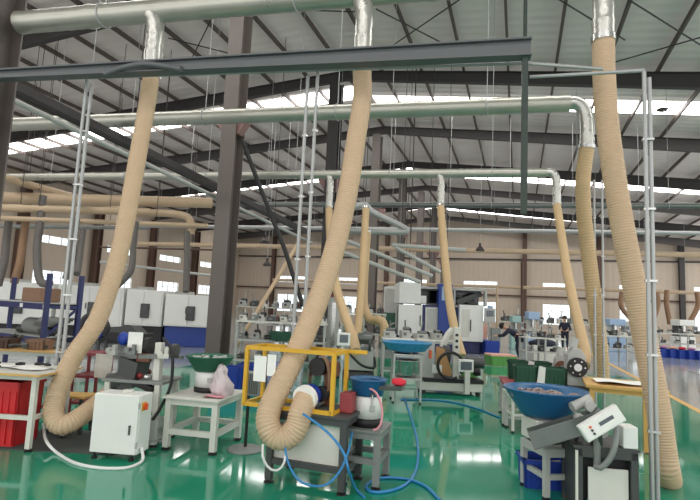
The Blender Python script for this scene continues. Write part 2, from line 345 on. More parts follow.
# pipes and ducts over the white machine row
run('thick beige duct over the white machines, topmost of the stack of ducts', P(-30, 197, d=17), P(212, 203, d=20), .2, 'beige_pipe')
run('dusty beige duct under the thickest one above the blue rack', P(-30, 207, d=16), P(150, 212, d=18.5), .13, 'beige_pipe')
run('orange-beige duct that carries the dark hoses over the white machines', P(-30, 217, d=16), P(208, 226, d=19), .085, 'beige_pipe')
run('grey pipe along the side wall, below the beige ducts', P(-30, 226, d=20), P(150, 228, d=23), .08, 'grey')
run('thin grey pipe along the wall above the white machine row', P(100, 262, d=26), P(215, 276, d=27), .07, 'lgrey')
run('second thin grey pipe along the wall above the white machine row', P(100, 247, d=26), P(215, 250, d=27), .05, 'brown')
# the two long runs along the depth of the hall, left of the ridge columns
tr = thing('cable_tray', 'long dark cable tray running into the depth past the first grey column', 'tray', (-9, 3, 5.2))
a, b = P(-25, 68, x=-8.3), P(306, 232, x=-8.3); q = (b-a)
g = G().bar(a, b, .03, .16); g.v = [p+Vector((-.12, 0, 0)) for p in g.v]; h = G().bar(a, b, .03, .16); h.v = [p+Vector((.12, 0, 0)) for p in h.v]
g.inn(tr).build('side_rail', 'steel', tr); h.inn(tr).build('side_rail', 'steel', tr); G().bar(a-Vector((0, 0, .06)), b-Vector((0, 0, .06)), .22, .02).inn(tr).build('tray_bottom', 'steel', tr)
run('pale thin pipe slanting into the depth just below the dark cable tray', P(-25, 82, x=-8.0), P(312, 243, x=-8.0), .05, 'lgrey')
run('beige pipe slanting into the depth over the blue rack', P(-25, 170, x=-16), P(140, 215, x=-16), .13, 'beige_pipe')
# duct with a hooked end beside the ridge columns
cable('bent_pipe', 'beige pipe with a bent end above the white machine row', [P(130, 214, d=19), P(160, 213, d=19), P(185, 216, d=19), P(191, 224, d=19), P(191, 234, d=19)], .14, 'beige_pipe', 'pipe')
cable('bent_pipe', 'silver pipe bent around the second ridge column', [P(335, 216, d=16), P(362, 205, d=16), P(374, 213, d=16), P(404, 228, d=16), P(400, 232, d=16), P(345, 230, d=16)], .1, 'conduit', 'pipe')
for k, (u0, v0, u1, v1, lab) in enumerate(((340, 238, 432, 276, 'upper silver pipe slanting down to the blue and white machining centre'), (340, 251, 420, 282, 'lower silver pipe slanting down to the blue and white machining centre'), (392, 245, 465, 250, 'horizontal grey pipe over the machining centre'), (395, 247, 440, 272, 'short grey pipe falling toward the machining centre roof'))):
    run(lab, P(u0, v0, d=18), P(u1, v1, d=18.5), .07, 'lgrey')
# ------------------------------------------------------------------ grey beam and conduit portal
bl = (5.3, .108); bt = thing('overhead_beam', 'dark grey overhead beam with a drop post at its end', 'beam', P(-40, 78, ln=bl))
a, b = P(-40, 77.5, ln=bl), P(531, 48.5, ln=bl)
h0, h1 = Vector((0, 0, .05)), Vector((0, 0, .088)); yv = Vector((0, .025, 0))
g = G().bar(a+h0, b+h1, .14, .02).bar(a-h0, b-h1, .14, .02).prism([a-h0-yv, b-h1-yv, b+h1-yv, a+h0-yv], yv*2)
g.inn(bt).build('flange_beam', 'beam', bt)
e = P(525, 56, ln=bl); e2 = P(524, 214, ln=bl)
G().box((e.x, e.y, (e.z+e2.z)/2), (.06, .06, e.z-e2.z), R(6)).inn(bt).build('drop_post', 'dgreen', bt)
G().cyl(e, (e.x, e.y, rz_(e.x)-.25), .02, n=8).inn(bt).build('hanger_rod', 'dgreen', bt)
G().tube(spline([P(105, 74, ln=(5.2, .108)), P(125, 67, ln=(5.2, .108)), P(148, 64, ln=(5.2, .108)), P(182, 69, ln=(5.2, .108))], .05), .035, 8).inn(bt).build('cable_loop', 'beam', bt)
pl = (5.5, .108)
def conduit(label, pts, r=.02, pair=0):
    t = thing('conduit_pipe', label, 'conduit', pts[-1]); v = [Vector(p) for p in pts]
    G().tube(spline(v, .05) if len(v) > 2 else v, r, 8).inn(t).build('tube', 'conduit', t)
    if pair:
        o = Vector((pair, .03, -.05)); w = [p+o for p in v]; w[-1].z = v[-1].z
        G().tube(w, r, 8).inn(t).build('tube', 'conduit', t)
    for k in range(1, 6):
        p = v[0]+(v[-1]-v[0])*k/6
        if len(v) == 2 and abs(v[0].z-v[1].z) > 1: G().box((p.x+pair/2, p.y+.01, p.z), (abs(pair)+r*2.4, r*2.6, .02)).inn(t).build('pipe_clip', 'stainless', t)
    return t
def vert(u, v, ln, zb):
    p = P(u, v, ln=ln); return [p, Vector((p.x, p.y, zb))]
conduit('pair of grey conduits falling beside the wooden-topped table', vert(87, 80, pl, .25), .022, .055)
conduit('thin grey conduit run horizontally below the dark grey beam', [P(84, 78, ln=pl), P(530, 63, ln=pl)], .018)
conduit('grey conduit falling behind the yellow cage, first of two', vert(308, 76, pl, 0), .02)
conduit('grey conduit falling behind the yellow cage, second of two', vert(318, 70, pl, 0), .02)
conduit('pair of grey conduits falling in front of the wooden table with the yellow legs', vert(644, 72, (5.2, .108), .0), .02, .05)
conduit('short upper conduit from the drop post toward the corrugated hose', [P(522, 63, ln=pl), P(603, 69, ln=pl)], .018)
conduit('short lower conduit reaching from the drop post to the conduit pair', [P(530, 77, ln=pl), P(645, 70.5, ln=(5.2, .108))], .018)
conduit('thin conduit between the two hoses that hang over the wooden table', vert(594, 180, (9.7, .1), 0), .02)
conduit('second thin conduit between the two hoses that hang over the wooden table', vert(602, 180, (9.7, .1), 0), .02)
# ------------------------------------------------------------------ big hoses
def dp(p): return (p-EYE).dot(fw)
def seq(top, pts, d0, d1, v0, v1):
    """centre line measured down a hanging hose; its distance shrinks evenly from d0 at the duct to d1 at the bend"""
    out = [top]
    for q in pts:
        u, v = q[:2]; d = q[2] if len(q) > 2 else d0+(d1-d0)*max(0, min(1, (v-v0)/(v1-v0))); out.append(P(u, v, d=d))
    return out
HA = hose('long beige corrugated hose bending up behind the white control cabinet', seq(A0, [(147, 105), (139, 150), (130, 200), (120, 250), (108, 292), (83+12, 325), (74, 356), (60, 386), (53.5, 408), (57, 423), (70, 423, 5.55), (92, 408, 5.8), (112, 392, 6.0), (127, 380, 6.1)], dp(A0), 5.5, 76, 425), .102)
HB = hose('long beige corrugated hose making a U bend in front of the yellow cage', seq(B0, [(362, 100), (356, 140), (350, 180), (343, 215), (333, 255), (321, 292), (307, 328), (291, 364), (279, 388), (270, 408), (268, 424), (275, 436), (287, 437, 4.62), (297, 426, 4.64), (301, 411, 4.68), (307, 397, 4.75)], dp(B0), 4.62, 70, 430), .108)
HC = hose('widest beige corrugated hose hanging alone in front of the grey walkway', seq(C0, [(604, 75), (607, 120), (612, 160), (618, 200), (625, 240), (633, 280), (641, 320), (649, 360), (655, 390), (660, 420), (664, 450), (667, 470), (669, 479, 5.2), (670, 480, 5.5)], dp(C0), 5.05, 42, 470), .113)
HF = hose('yellowish hose hanging straight onto the back of the wooden table', seq(F0, [(583, 180), (584, 215), (588, 250), (593, 290), (598, 330), (601, 358), (602, 384)], dp(F0), 9.0, 147, 380), .125, 'hose_y', .05)
HE = hose('yellowish hose reaching down to the round motor behind the green trays', seq(E0, [(561, 232), (566, 265), (573, 300), (580, 330), (585, 352), (584, 366)], dp(E0), 9.2, 205, 366), .1, 'hose_y', .05)
HD = hose('slim yellowish hose hanging in front of the blue and white machining centre', seq(D0, [(443, 235), (446, 270), (450, 305), (456, 335), (462, 356)], dp(D0), 11.6, 206, 356), .1, 'hose_y', .05)
HG = hose('yellowish hose hidden in part behind the corrugated hose of the yellow cage', seq(G0, [(330, 238), (333, 268), (338, 294), (346, 318), (353, 338), (356, 352)], dp(G0), 10, 209, 352), .1, 'hose_y', .05)
hose('straight yellowish hose beside the second grey ridge column', [P(366, 208, d=14.5), P(364, 245, d=14), P(361, 290, d=13.3), P(358, 330, d=12.6), P(357, 345, d=12.4)], .1, 'hose_y', .05)
hose('yellowish hose with an S bend ending upright beside the machining centre', [P(367, 232, d=15), P(364, 280, d=14.6), P(364, 305, d=14.4), P(370, 319, d=14.2), P(379, 320, d=14), P(384, 326, d=13.9), P(384, 342, d=13.8)], .12, 'hose_y', .05)
hose('thin pale hose slanting across the benches behind the first grey column', [P(298, 244, d=14.2), P(275, 282, d=13.8), P(252, 320, d=13.4), P(236, 346, d=13.2)], .055, 'hose', .04)
# dark hoses over the white machines
for k, (u0, v0, u1, v1, u2_, v2, lab) in enumerate(((9, 219, 4, 262, -2, 285, 'dusty grey hose nearest the picture edge over the white machines'), (26, 219, 20, 262, 14, 283, 'brown-grey hose above the carton on the blue rack'), (43, 196, 37, 250, 40, 280, 'thick grey hose with a hooked end above the blue rack'), (76, 219, 71, 262, 66, 279, 'grey hose hooked over the blue rack end frame'), (83, 230, 79, 262, 77, 274, 'thin grey hose beside the blue rack end frame'), (136, 222, 131, 270, 118, 285, 'grey hose with an outward hook above the white machine'), (187, 232, 187, 262, 186, 292, 'grey hose falling to the white machine nearest the first column'))):
    e = P(u2_, v2, d=16.2) if k in (1, 3, 5) else P(u2_, v2, d=16.0)
    m_ = 'hose_b' if k == 1 else 'hose_g'
    pts = [P(u0, v0, d=17), P((u0+u1)/2, (v0+v1)/2, d=16.8), P(u1, v1, d=16.4), e]
    if k in (2, 5): pts.append(e+Vector((.35 if k == 2 else -.3, .1, -.12)))
    hose(lab, pts, .12 if k < 4 else .1, m_, .09, 'grey suction hoses over the white machines', n=12, clamp=False)
for u, v0, v1, w, lab in ((657, 292, 326, -6, 'brown hose hanging over the far benches, beside the widest corrugated hose'), (667, 290, 324, 3, 'brown hose hanging over the far benches, in front of the dark gable column'), (697, 292, 322, -7, 'brown hose hanging over the far benches beyond the dark gable column'), (622, 292, 318, 8, 'brown hose hanging low before the far wall window')):
    hose(lab, [P(u, v0, d=36), P(u-w*.1, v0+14, d=36), P(u+w, v1, d=36)], .17, 'hose_b', .1, n=10, clamp=False)
for u, v0, v1, lab in ((497, 285, 330, 'thin beige hose before the far wall beside the machining centre'), (522, 262, 322, 'thin dark pipe falling before the far wall')):
    run(lab, P(u, v0, d=34), P(u, v1, d=34), .08, 'beige_pipe' if u < 500 else 'brown')
# ------------------------------------------------------------------ lamps
def lamp(label, u, v, d, s=1.0):
    p = P(u, v, d=d); t = thing('pendant_lamp', label, 'lamp', p, 0, 'bell lamps hung from the roof')
    G().lathe([(.0, .0), (.2*s, 0), (.23*s, .02), (.2*s, .1), (.12*s, .2), (.08*s, .24), (0, .24)]).build('lamp_shade', 'lamp', t)
    G().cyl((0, 0, .22*s), (0, 0, .4*s), .06*s).build('gear_box', 'lamp', t); G().cyl((0, 0, .4*s), (0, 0, rz_(p.x)-p.z-.25), .012, n=6).build('hanging_rod', 'conduit', t)
lamp('dark bell lamp hanging under the bright roof strip beside the widest hose', 664, 110, 20.5, 1.2)
lamp('small bell lamp hanging behind the first grey column', 265, 243, 24)
lamp('small bell lamp hanging over the machining centre', 480, 251, 26); lamp('small bell lamp low before the far wall, past the grey conduits', 651, 256, 34)
lamp('small dark bell lamp below the pendant behind the first column', 267, 266, 26)
# ------------------------------------------------------------------ generic builders, local frame: x right, y away, z up
VW = YAW   # turn of a thing that faces the viewer squarely
def table(label, loc, rz, w, d, h, topm, legm, leg=.045, th=.03, rails=(.14,), feet=True, over=.0, edge=None, group=None, name='work_table', cat='table', plate=True):
    t = thing(name, label, cat, loc, rz, group)
    if plate:
        p = G().box((0, 0, h-th/2), (w+2*over, d+2*over, th)).build('table_top', topm, t, .004)
        if edge:
            g = G()
            for c, s in (((0, -d/2-over-.004, h-th/2), (w+2*over+.016, .008, th*1.02)), ((w/2+over+.004, 0, h-th/2), (.008, d+2*over, th*1.02)), ((-w/2-over-.004, 0, h-th/2), (.008, d+2*over, th*1.02))): g.box(c, s)
            g.build('edge_band', edge, p)
    for sx in (-1, 1):
        for sy in (-1, 1):
            x, y = sx*(w/2-leg/2), sy*(d/2-leg/2); z0 = .03 if feet else 0
            l = G().box((x, y, (h-th+z0)/2), (leg, leg, h-th-z0)).build('leg', legm, t)
            if feet: G().cyl((x, y, 0), (x, y, .012), leg*.75).cyl((x, y, .012), (x, y, .032), .012).build('foot_pad', 'black', l)
    for zz in rails:
        for s in (-1, 1):
            G().box((0, s*(d/2-leg/2), zz), (w-2*leg, leg*.8, leg*.9)).build('stretcher', legm, t)
            G().box((s*(w/2-leg/2), 0, zz), (leg*.8, d-2*leg, leg*.9)).build('stretcher', legm, t)
    g = G()
    for s in (-1, 1):
        g.box((0, s*(d/2-leg/2), h-th-leg/2), (w-2*leg, leg*.8, leg)); g.box((s*(w/2-leg/2), 0, h-th-leg/2), (leg*.8, d-2*leg, leg))
    g.build('apron', legm, t)
    return t
def loc(t, x, y, z=0):
    q = Matrix.Rotation(t.rotation_euler.z, 3, 'Z')@Vector((x, y, 0)); return Vector((t.location.x+q.x, t.location.y+q.y, z))
def feeder(label, p, rz, bowlm, drumm, rt_, rb, hb, rd, hd, base=.06, name='bowl_feeder', flat=False):
    t = thing(name, label, 'bowl feeder', p, rz)
    G().lathe([(0, 0), (rd*1.05, 0), (rd*1.08, base*.8), (rd*.95, base), (0, base)]).build('rubber_base', 'black', t)
    d = G().lathe([(0, base), (rd, base), (rd, base+hd), (rd*.9, base+hd+.01), (0, base+hd+.01)], n=28).build('drum', drumm, t)
    G().box((rd*.6, -rd*.83, base+hd*.5), (.05, .012, .06), .6).build('name_plate', 'lgrey', d)
    z = base+hd+.01; k = 5; pr = [(0, z), (rb, z)]
    for i in range(k): # stepped bowl wall, tracks one above another
        r0 = rb+(rt_-rb)*(i+1)/k; zz = z+hb*(i+1)/k; pr += [(r0-.006, zz-hb/k*.25), (r0, zz-hb/k*.12)]
    pr += [(rt_+.008, z+hb), (rt_-.012, z+hb)]
    for i in range(k, 0, -1): r0 = rb+(rt_-rb)*i/k-.018; zz = z+hb*i/k; pr += [(r0, zz-hb/k*.3), (r0-.03, zz-hb/k*.36)]
    pr += [(rb*.7, z+.02), (0, z+.035)]
    b = G().lathe(pr, n=36).build('bowl', bowlm, t)
    G().tube([Vector((rt_*cos(a), rt_*sin(a), z+hb)) for a in [i*pi/16 for i in range(33)]], .009, 8).build('rim', bowlm, b)
    return t
def parts_in(label, c, r, n, m, name='metal_part', group=None, s=.03, cat='part'):
    """small castings lying in a bowl, each on its own"""
    for i in range(n):
        a = i*2.4; q = r*sqrt((i+.5)/n); p = Vector(c)+Vector((q*cos(a), q*sin(a), random.uniform(0, .012)))
        o = G().tube([(0, 0, s*.3), (s*.7, s*.1, s*.5), (s*1.2, s*.5, s*.35)], [s*.35, s*.28, s*.4], 8).build(name, m); o.location = p; o.rotation_euler = (0, 0, a*1.7); tag(o, label, cat, group)
def crate(label, p, rz, w, d, h, m, group=None, name='plastic_crate', cat='crate'):
    t = thing(name, label, cat, p, rz, group); th = .02; k = .94; g = G()
    g.box((0, 0, th/2), (w*k, d*k, th))
    for s in (-1, 1):
        g.prism([(s*w*k/2, -d*k/2, 0), (s*w/2, -d/2, h), (s*w/2, d/2, h), (s*w*k/2, d*k/2, 0)], (-s*th, 0, 0)); g.prism([(-w*k/2, s*d*k/2, 0), (-w/2, s*d/2, h), (w/2, s*d/2, h), (w*k/2, s*d*k/2, 0)], (0, -s*th, 0))
    for i in range(-2, 3): g.box((i*w*.2, -d/2*.985, h*.45), (.018, .02, h*.8))
    g.build('tub', m, t)
    r = G()
    for s in (-1, 1): r.box((s*(w/2), 0, h-.02), (.03, d+.03, .04)); r.box((0, s*d/2, h-.02), (w+.03, .03, .04))
    r.build('rim', m, t)
    return t
def sheet(label, p, rz, w, d, m='paper', name='paper_sheet', cat='paper', up=False, group=None, curl=.01):
    n = 5; g = G(); vs = []; 
    for i in range(n+1):
        for j in range(n+1):
            x, y = (i/n-.5)*w, (j/n-.5)*d; c = curl*(sin(i*1.3)+cos(j*1.7))*.5+curl
            vs.append((x, c, y) if up else (x, y, c))
    vs2 = [(a, b+.0015, c) if up else (a, b, c+.0015) for a, b, c in vs]; N_ = (n+1)**2
    q = [(i*(n+1)+j, (i+1)*(n+1)+j, (i+1)*(n+1)+j+1, i*(n+1)+j+1) for i in range(n) for j in range(n)]
    ed = [i for i in range(n+1)]; 
    g.add(vs, [tuple(reversed(f)) for f in q]); g.add(vs2, q)
    o = g.build(name, m); o.location = p; o.rotation_euler = (0, 0, rz); return tag(o, label, cat, group)
def motor(g, p, ax, r, L):
    p = Vector(p); a = Vector(ax).normalized()
    n = 10; g.tube([p+a*L*i/n for i in range(n+1)], [r*(1 if i % 2 else .93) for i in range(n+1)], 16); return g
def fp(u, v): return P(u, v, z=0)

# ------------------------------------------------------------------ wooden-topped table beside the white cabinet
M['pinkish'] = mat('dull_castings', (150, 136, 134), .6, .1)
t1 = table('white table with a pale wooden-edged top over two red bins', (-5.47, 4.36, 0), .25, 1.2, .62, .80, 'offw', 'offw', .05, .022, (.34,), True, .07, 'woody')
for k, (x, y, lab) in enumerate(((-.30, .0, 'red bin under the wooden-edged table, at the picture edge'), (.16, .0, 'red bin under the wooden-edged table, behind its front leg'))):
    b = crate(lab, loc(t1, x, y), .25, .38, .40, .68, 'red', None, 'red_bin', 'bin')
for k, (x, y, r, w, d, lab) in enumerate(((-.42, -.1, .3, .3, .22, 'white paper sheet on the wooden-edged table, at the picture edge'), (-.05, .05, .6, .3, .21, 'white paper sheet in the middle of the wooden-edged table'), (.3, .0, .1, .42, .3, 'wide white paper sheet at the free end of the wooden-edged table'))):
    sheet(lab, loc(t1, x, y, .801), r, w, d)
for k, (x, y) in enumerate(((-.25, .12), (-.12, -.12), (.05, -.15), (.12, .16), (-.5, .1), (.22, .18), (-.33, -.2), (.42, .16))):
    g = G().tube([(0, 0, .02), (.05, .01, .022), (.09, .03, .02)], [.014, .02, .012], 8); o = g.build('hand_tool', 'black'); o.location = loc(t1, x, y, .812); o.rotation_euler = (0, 0, k*1.3)
    tag(o, 'small black fitting lying on the papers of the wooden-edged table', 'fitting', 'black fittings on the wooden-edged table')
# stool with a yellow seat and dark red trolley between hose and machine
tag(table('low stool with a yellow wooden seat behind the bend of the corrugated hose', P(73, 396, d=6.2)*1, .3, .42, .3, .1, 'woody', 'dgrey', .03, .03, (.12,), False), None, 'stool')
st = bpy.data.objects['work_table.001']; st.name = 'wooden_stool'; st.location.z = 0
for ch in list(st.children): bpy.data.objects.remove(ch)
hh = P(73, 394, d=6.2).z
G().box((0, 0, hh-.015), (.44, .3, .03)).build('seat', 'woody', st, .005)
for sx in (-1, 1):
    for sy in (-1, 1): G().bar((sx*.19, sy*.12, 0), (sx*.16, sy*.1, hh-.03), .035).build('leg', 'dgrey', st)
tr = thing('trolley', 'dark red steel trolley frame between the corrugated hose and the sanding machine', 'trolley', fp(88, 415), .35)
for sx in (-1, 1):
    for sy in (-1, 1):
        q = G().bar((sx*.16, sy*.22, .08), (sx*.16, sy*.22, .86), .035).build('post', 'dred', tr); G().cyl((sx*.16-.015, sy*.22, .04), (sx*.16+.015, sy*.22, .04), .04).build('wheel', 'black', q)
for z in (.2, .55, .85):
    G().box((0, 0, z), (.3, .42, .02)).bar((-.16, -.22, z), (.16, -.22, z), .03).bar((-.16, .22, z), (.16, .22, z), .03).bar((-.16, -.22, z), (-.16, .22, z), .03).bar((.16, -.22, z), (.16, .22, z), .03).build('shelf', 'dred', tr)
o = sheet('white cloth-like sheet hung on the dark red trolley', P(103, 366, d=6.5), .3, .22, .3, 'offw', 'paper_sheet', 'paper', True)
# ------------------------------------------------------------------ white control cabinet
cb = thing('control_cabinet', 'white control cabinet with an orange rotary switch on its side', 'cabinet', (-3.93, 4.52, 0), .2)
w, d, h, z0 = .50, .25, .59, .06
G().box((0, 0, z0+h/2), (w, d, h)).build('cabinet_body', 'white', cb, .008)
dr = G().box((0, -d/2-.012, z0+h/2), (w-.012, .022, h-.012)).build('door', 'white', cb, .005)
G().cyl((.17, -d/2-.023, z0+h*.48), (.17, -d/2-.034, z0+h*.48), .013).box((.17, -d/2-.03, z0+h*.40), (.016, .014, .07)).build('lock', 'dgrey', dr)
for q in (.1, h-.1): G().box((w/2-.004, -d/2-.012, z0+q), (.012, .026, .06)).build('hinge', 'lgrey', dr)
pl_ = G().box((w/2+.004, -.05, z0+h*.80), (.008, .085, .085)).build('switch_plate', 'yellow', cb)
kb = G().cyl((w/2+.008, -.05, z0+h*.80), (w/2+.026, -.05, z0+h*.80), .034).box((w/2+.034, -.05, z0+h*.80), (.018, .018, .062)).build('rotary_switch', 'orange', pl_); kb['label'] = 'orange rotary switch'
G().box((.02, .03, z0+h+.012), (.1, .06, .024)).build('cable_gland_plate', 'offw', cb, .004)
for sx in (-1, 1):
    for sy in (-1, 1): G().cyl((sx*.2, sy*.12, 0), (sx*.2, sy*.12, .02), .028).cyl((sx*.2, sy*.12, .02), (sx*.2, sy*.12, z0), .014).build('foot', 'black', cb)
cable('power_cable', 'white cable looping over the floor from the conduits to the white cabinet', [P(43, 424, ln=pl), P(46, 440, z=.1), P(56, 452, z=.02), P(75, 463, z=.012), P(100, 468, z=.012), P(125, 468, z=.012), P(138, 464, z=.012), P(143, 459, z=.03), Vector((-3.66, 4.52, .12))], .016, 'cable')
mt = G().box((0, 0, .004), (1.3, .9, .008)).build('floor_mat', 'mesh_b'); mt.location = (-4.75, 4.75, 0); mt.rotation_euler = (0, 0, .3); tag(mt, 'dark grey mat on the green floor under the corrugated hose bend', 'mat')
# ------------------------------------------------------------------ sanding machine behind the cabinet
sm = thing('sanding_machine', 'grey sanding machine with a dark dust hood behind the white cabinet', 'machine', fp(138, 440), .2)
for sx in (-1, 1):
    for sy in (-1, 1):
        l = G().box((sx*.3, sy*.22, .36), (.06, .06, .66)).build('leg', 'offw', sm); G().cyl((sx*.3, sy*.22, 0), (sx*.3, sy*.22, .03), .04).build('foot_pad', 'black', l)
G().box((.26, -.2, .2), (.2, .16, .24)).build('base_block', 'lgrey', sm, .01)
G().box((0, 0, .1), (.62, .44, .05)).build('lower_frame', 'lgrey', sm); G().box((0, 0, .7), (.74, .52, .035)).build('work_plate', 'grey', sm, .004)
G().box((.22, -.1, .75), (.075, .09, .78)).build('upright_post', 'offw', sm, .004)
hd = G().prism([(-.2, -.2, .58), (-.02, -.2, .62), (.02, -.2, .9), (-.22, -.2, .96)], (0, .3, 0)).build('dust_hood', 'dgrey', sm)
G().cyl((-.34, -.12, .64), (-.12, -.08, .72), .12).build('hood_spigot', 'dgrey', hd)
G().box((.12, -.22, .66), (.26, .07, .07), m=Matrix.Rotation(.35, 4, 'Y')).build('support_arm', 'black', sm, .006)
g = G(); motor(g, (-.25, .02, 1.06), (1, .1, 0), .085, .26); g.box((-.12, .02, .98), (.24, .12, .03)).build('motor', 'grey', sm)
g = G(); motor(g, (.1, .12, 1.0), (1, 0, .1), .07, .22).build('motor', 'lgrey', sm)
G().cyl((.02, -.05, 1.08), (.08, -.05, 1.08), .11, n=24).build('contact_wheel', 'black', sm)
G().cyl((.34, -.02, 1.05), (.4, -.02, 1.05), .08, n=24).build('drive_pulley', 'dgrey', sm)
G().bar((-.3, -.1, .95), (.4, -.16, 1.0), .05).bar((-.3, .1, 1.0), (.42, .1, .96), .04).build('guide_rail', 'gunmetal', sm)
G().box((.05, -.12, .96), (.16, .06, .1)).build('clamp_block', 'copper', sm, .006)
G().blob((-.24, -.1, 1.16), (.13, .13, .16)).build('blue_cap', 'blue2', sm)['label'] = 'blue cap'
sheet('white paper folded over the top of the sanding machine', sm.location+Vector((0, -.2, 1.13)), .5, .16, .24, 'paper', 'paper_sheet', 'paper', True)
for k, (x, y, z, m_) in enumerate(((-.1, .1, .75, 'red'), (.03, -.15, .75, 'dred'), (.13, -.18, .745, 'stainless'), (-.02, .14, .76, 'copper'), (-.28, -.14, .76, 'lgrey'))):
    o = G().blob((0, 0, .035), (.09, .06, .07), 10, .05).build('machine_fitting', m_); o.location = loc(sm, x, y, z-.03); tag(o, ['red fitting on the sanding machine plate, far side', 'dark red fitting on the sanding machine plate, near edge', 'bright steel fitting on the sanding machine plate', 'rust-brown fitting on the sanding machine plate', 'pale fitting at the hood end of the sanding machine plate'][k], 'fitting')
for k, (x, y, z, m_, lab) in enumerate(((-.3, -.2, 1.0, 'lgrey', 'pale bracket clamped to the hood side of the sanding machine rails'), (-.05, -.24, 1.02, 'gunmetal', 'grey bracket clamped in the middle of the sanding machine rails'), (.33, -.22, 1.0, 'offw', 'white bracket clamped past the post of the sanding machine'))):
    o = G().box((0, 0, 0), (.12, .06, .05)).box((.03, 0, .05), (.04, .05, .09)).cyl((-.04, -.04, .03), (-.04, .04, .03), .03).build('clamp_bracket', m_, None, .005); o.location = loc(sm, x, y, z); o.rotation_euler = (0, 0, .3*k); tag(o, lab, 'bracket')
cable('machine_cable', 'black cable bundle hanging down the post of the sanding machine', [loc(sm, .28, -.16, 1.2), loc(sm, .42, -.2, 1.05), loc(sm, .44, -.2, .7), loc(sm, .36, -.22, .45), loc(sm, .3, -.3, .3)], .018, 'black')
# ------------------------------------------------------------------ white table with green bowl feeder
t2 = table('white steel table carrying the green bowl feeder', (-3.44, 5.30, 0), .12, .62, .72, .58, 'offw', 'offw', .065, .025, (.2,), True, .03)
f1 = feeder('green bowl feeder with a white drum on a white table', loc(t2, -.05, .12, .58), 0, 'green', 'white', .28, .17, .17, .155, .17, .06)
parts_in('pale metal casting lying in the green bowl', f1.location+Vector((0, 0, .375)), .2, 14, 'lgrey', group='castings in the green bowl', s=.045)
bg_ = G(); bg_.lathe([(0, 0), (.11, .0), (.135, .04), (.125, .1), (.095, .16), (.075, .22), (.06, .27), (.035, .32), (0, .34)], n=14); bg_.v = [p+Vector((random.uniform(-.022, .022)-p.z*.12, random.uniform(-.022, .022), random.uniform(0, .015) if p.z > .01 else 0)) for p in bg_.v]
o = bg_.build('plastic_bag', 'bag'); o.location = loc(t2, .2, -.02, .578); tag(o, 'clear plastic bag of pink goods beside the green bowl feeder', 'bag')
o = G().blob((0, 0, .06), (.19, .18, .1), 12, .08).build('pink_goods', 'pink', bpy.data.objects['plastic_bag']); 
sheet('pink sheet lying on the white table beside the plastic bag', loc(t2, .2, -.22, .581), .2, .22, .16, 'pink')
# ------------------------------------------------------------------ dark table with the yellow cage
t3 = table('dark steel table with a pale front panel under the yellow cage', tuple(fp(267, 482)+Vector((.375, .24, 0))), -.01, .78, .54, .67, 'dgrey', 'dgrey', .06, .03, (.2,), True, .015)
G().box((.0, -.215, .36), (.67, .012, .40)).build('front_panel', 'offw', t3, .003)['label'] = 'off-white panel'
cg = thing('safety_cage', 'yellow square-tube safety cage around a belt sander', 'cage', loc(t3, -.16, 0, .67), -.01)
x0, x1, y0, y1, h = -.50, .40, -.26, .10, .55
for x in (x0, x1):
    for y in (y0, y1): G().bar((x, y, 0), (x, y, h), .036).build('post', 'yellow', cg)
for z in (.018, h):
    for a, b in (((x0, y0), (x1, y0)), ((x0, y1), (x1, y1)), ((x0, y0), (x0, y1)), ((x1, y0), (x1, y1))): G().bar((a[0], a[1], z), (b[0], b[1], z), .036).build('rail', 'yellow', cg)
G().bar((x1, y1, h), (x1+.2, y1+.02, h), .034).build('rail', 'yellow', cg)
G().box(((x0+x1)/2, y1+.02, h/2), (x1-x0, .006, h-.04)).build('back_pane', 'glass', cg)
for k, (x, z, w_, lab) in enumerate(((-.34, .36, .13, 'white paper notice hung on the yellow cage, larger one'), (-.22, .40, .09, 'white paper notice hung on the yellow cage, narrow one beside the larger'))):
    p = loc(cg, x, y0-.03, .67+z); sheet(lab, p, -.01, w_, .24 if k == 0 else .2, 'paper', 'paper_notice', 'notice', True, curl=.004)
# belt sander inside the cage
bs = thing('belt_sander', 'belt sander with a blue dust port inside the yellow cage', 'machine', loc(cg, .12, -.05, .67), -.01)
G().box((.06, 0, .02), (.46, .26, .04)).build('base_plate', 'dgrey', bs); G().box((.14, .08, .2), (.08, .1, .34)).build('arm_post', 'copper', bs)
g = G(); motor(g, (-.02, .08, .38), (1, 0, 0), .075, .24).build('motor', 'copper', bs)
for x, z, r in ((.05, .40, .085), (.1, .15, .075)): G().cyl((x, -.06, z), (x, 0, z), r, n=24).build('wheel', 'black', bs)
g = G(); n = 40; lp = []
for i in range(n): 
    a = 2*pi*i/n; lp.append(Vector((.075+.1*cos(a), 0, .27+.24*sin(a))))
g.add([p+Vector((0, y, 0)) for p in lp for y in (-.07, .01)], [(2*i, 2*i+1, (2*i+3) % (2*n), (2*i+2) % (2*n)) for i in range(n)]); g.build('abrasive_belt', 'hose_b', bs)
e = P(318, 390, d=4.95); q0 = P(307, 397, d=4.75); a_ = (e-q0).normalized()
g = G().cyl(q0+a_*.005, q0+a_*.1, .118, .1).cyl(q0+a_*.1, q0+a_*.16, .06); g.inn(bs).build('dust_port', 'blue2', bs)['label'] = 'blue dust port'
G().tube([q0-a_*.06, q0-a_*.005], .119, 18).inn(bs).build('white_cuff', 'paper', bs)
mb = G().box((0, 0, .09), (.12, .14, .18)).build('maroon_box', 'maroon', None, .008); mb.location = loc(t3, .31, -.02, .67); mb.rotation_euler = (0, 0, 0); tag(mb, 'maroon box on the dark table beside the yellow cage', 'box')
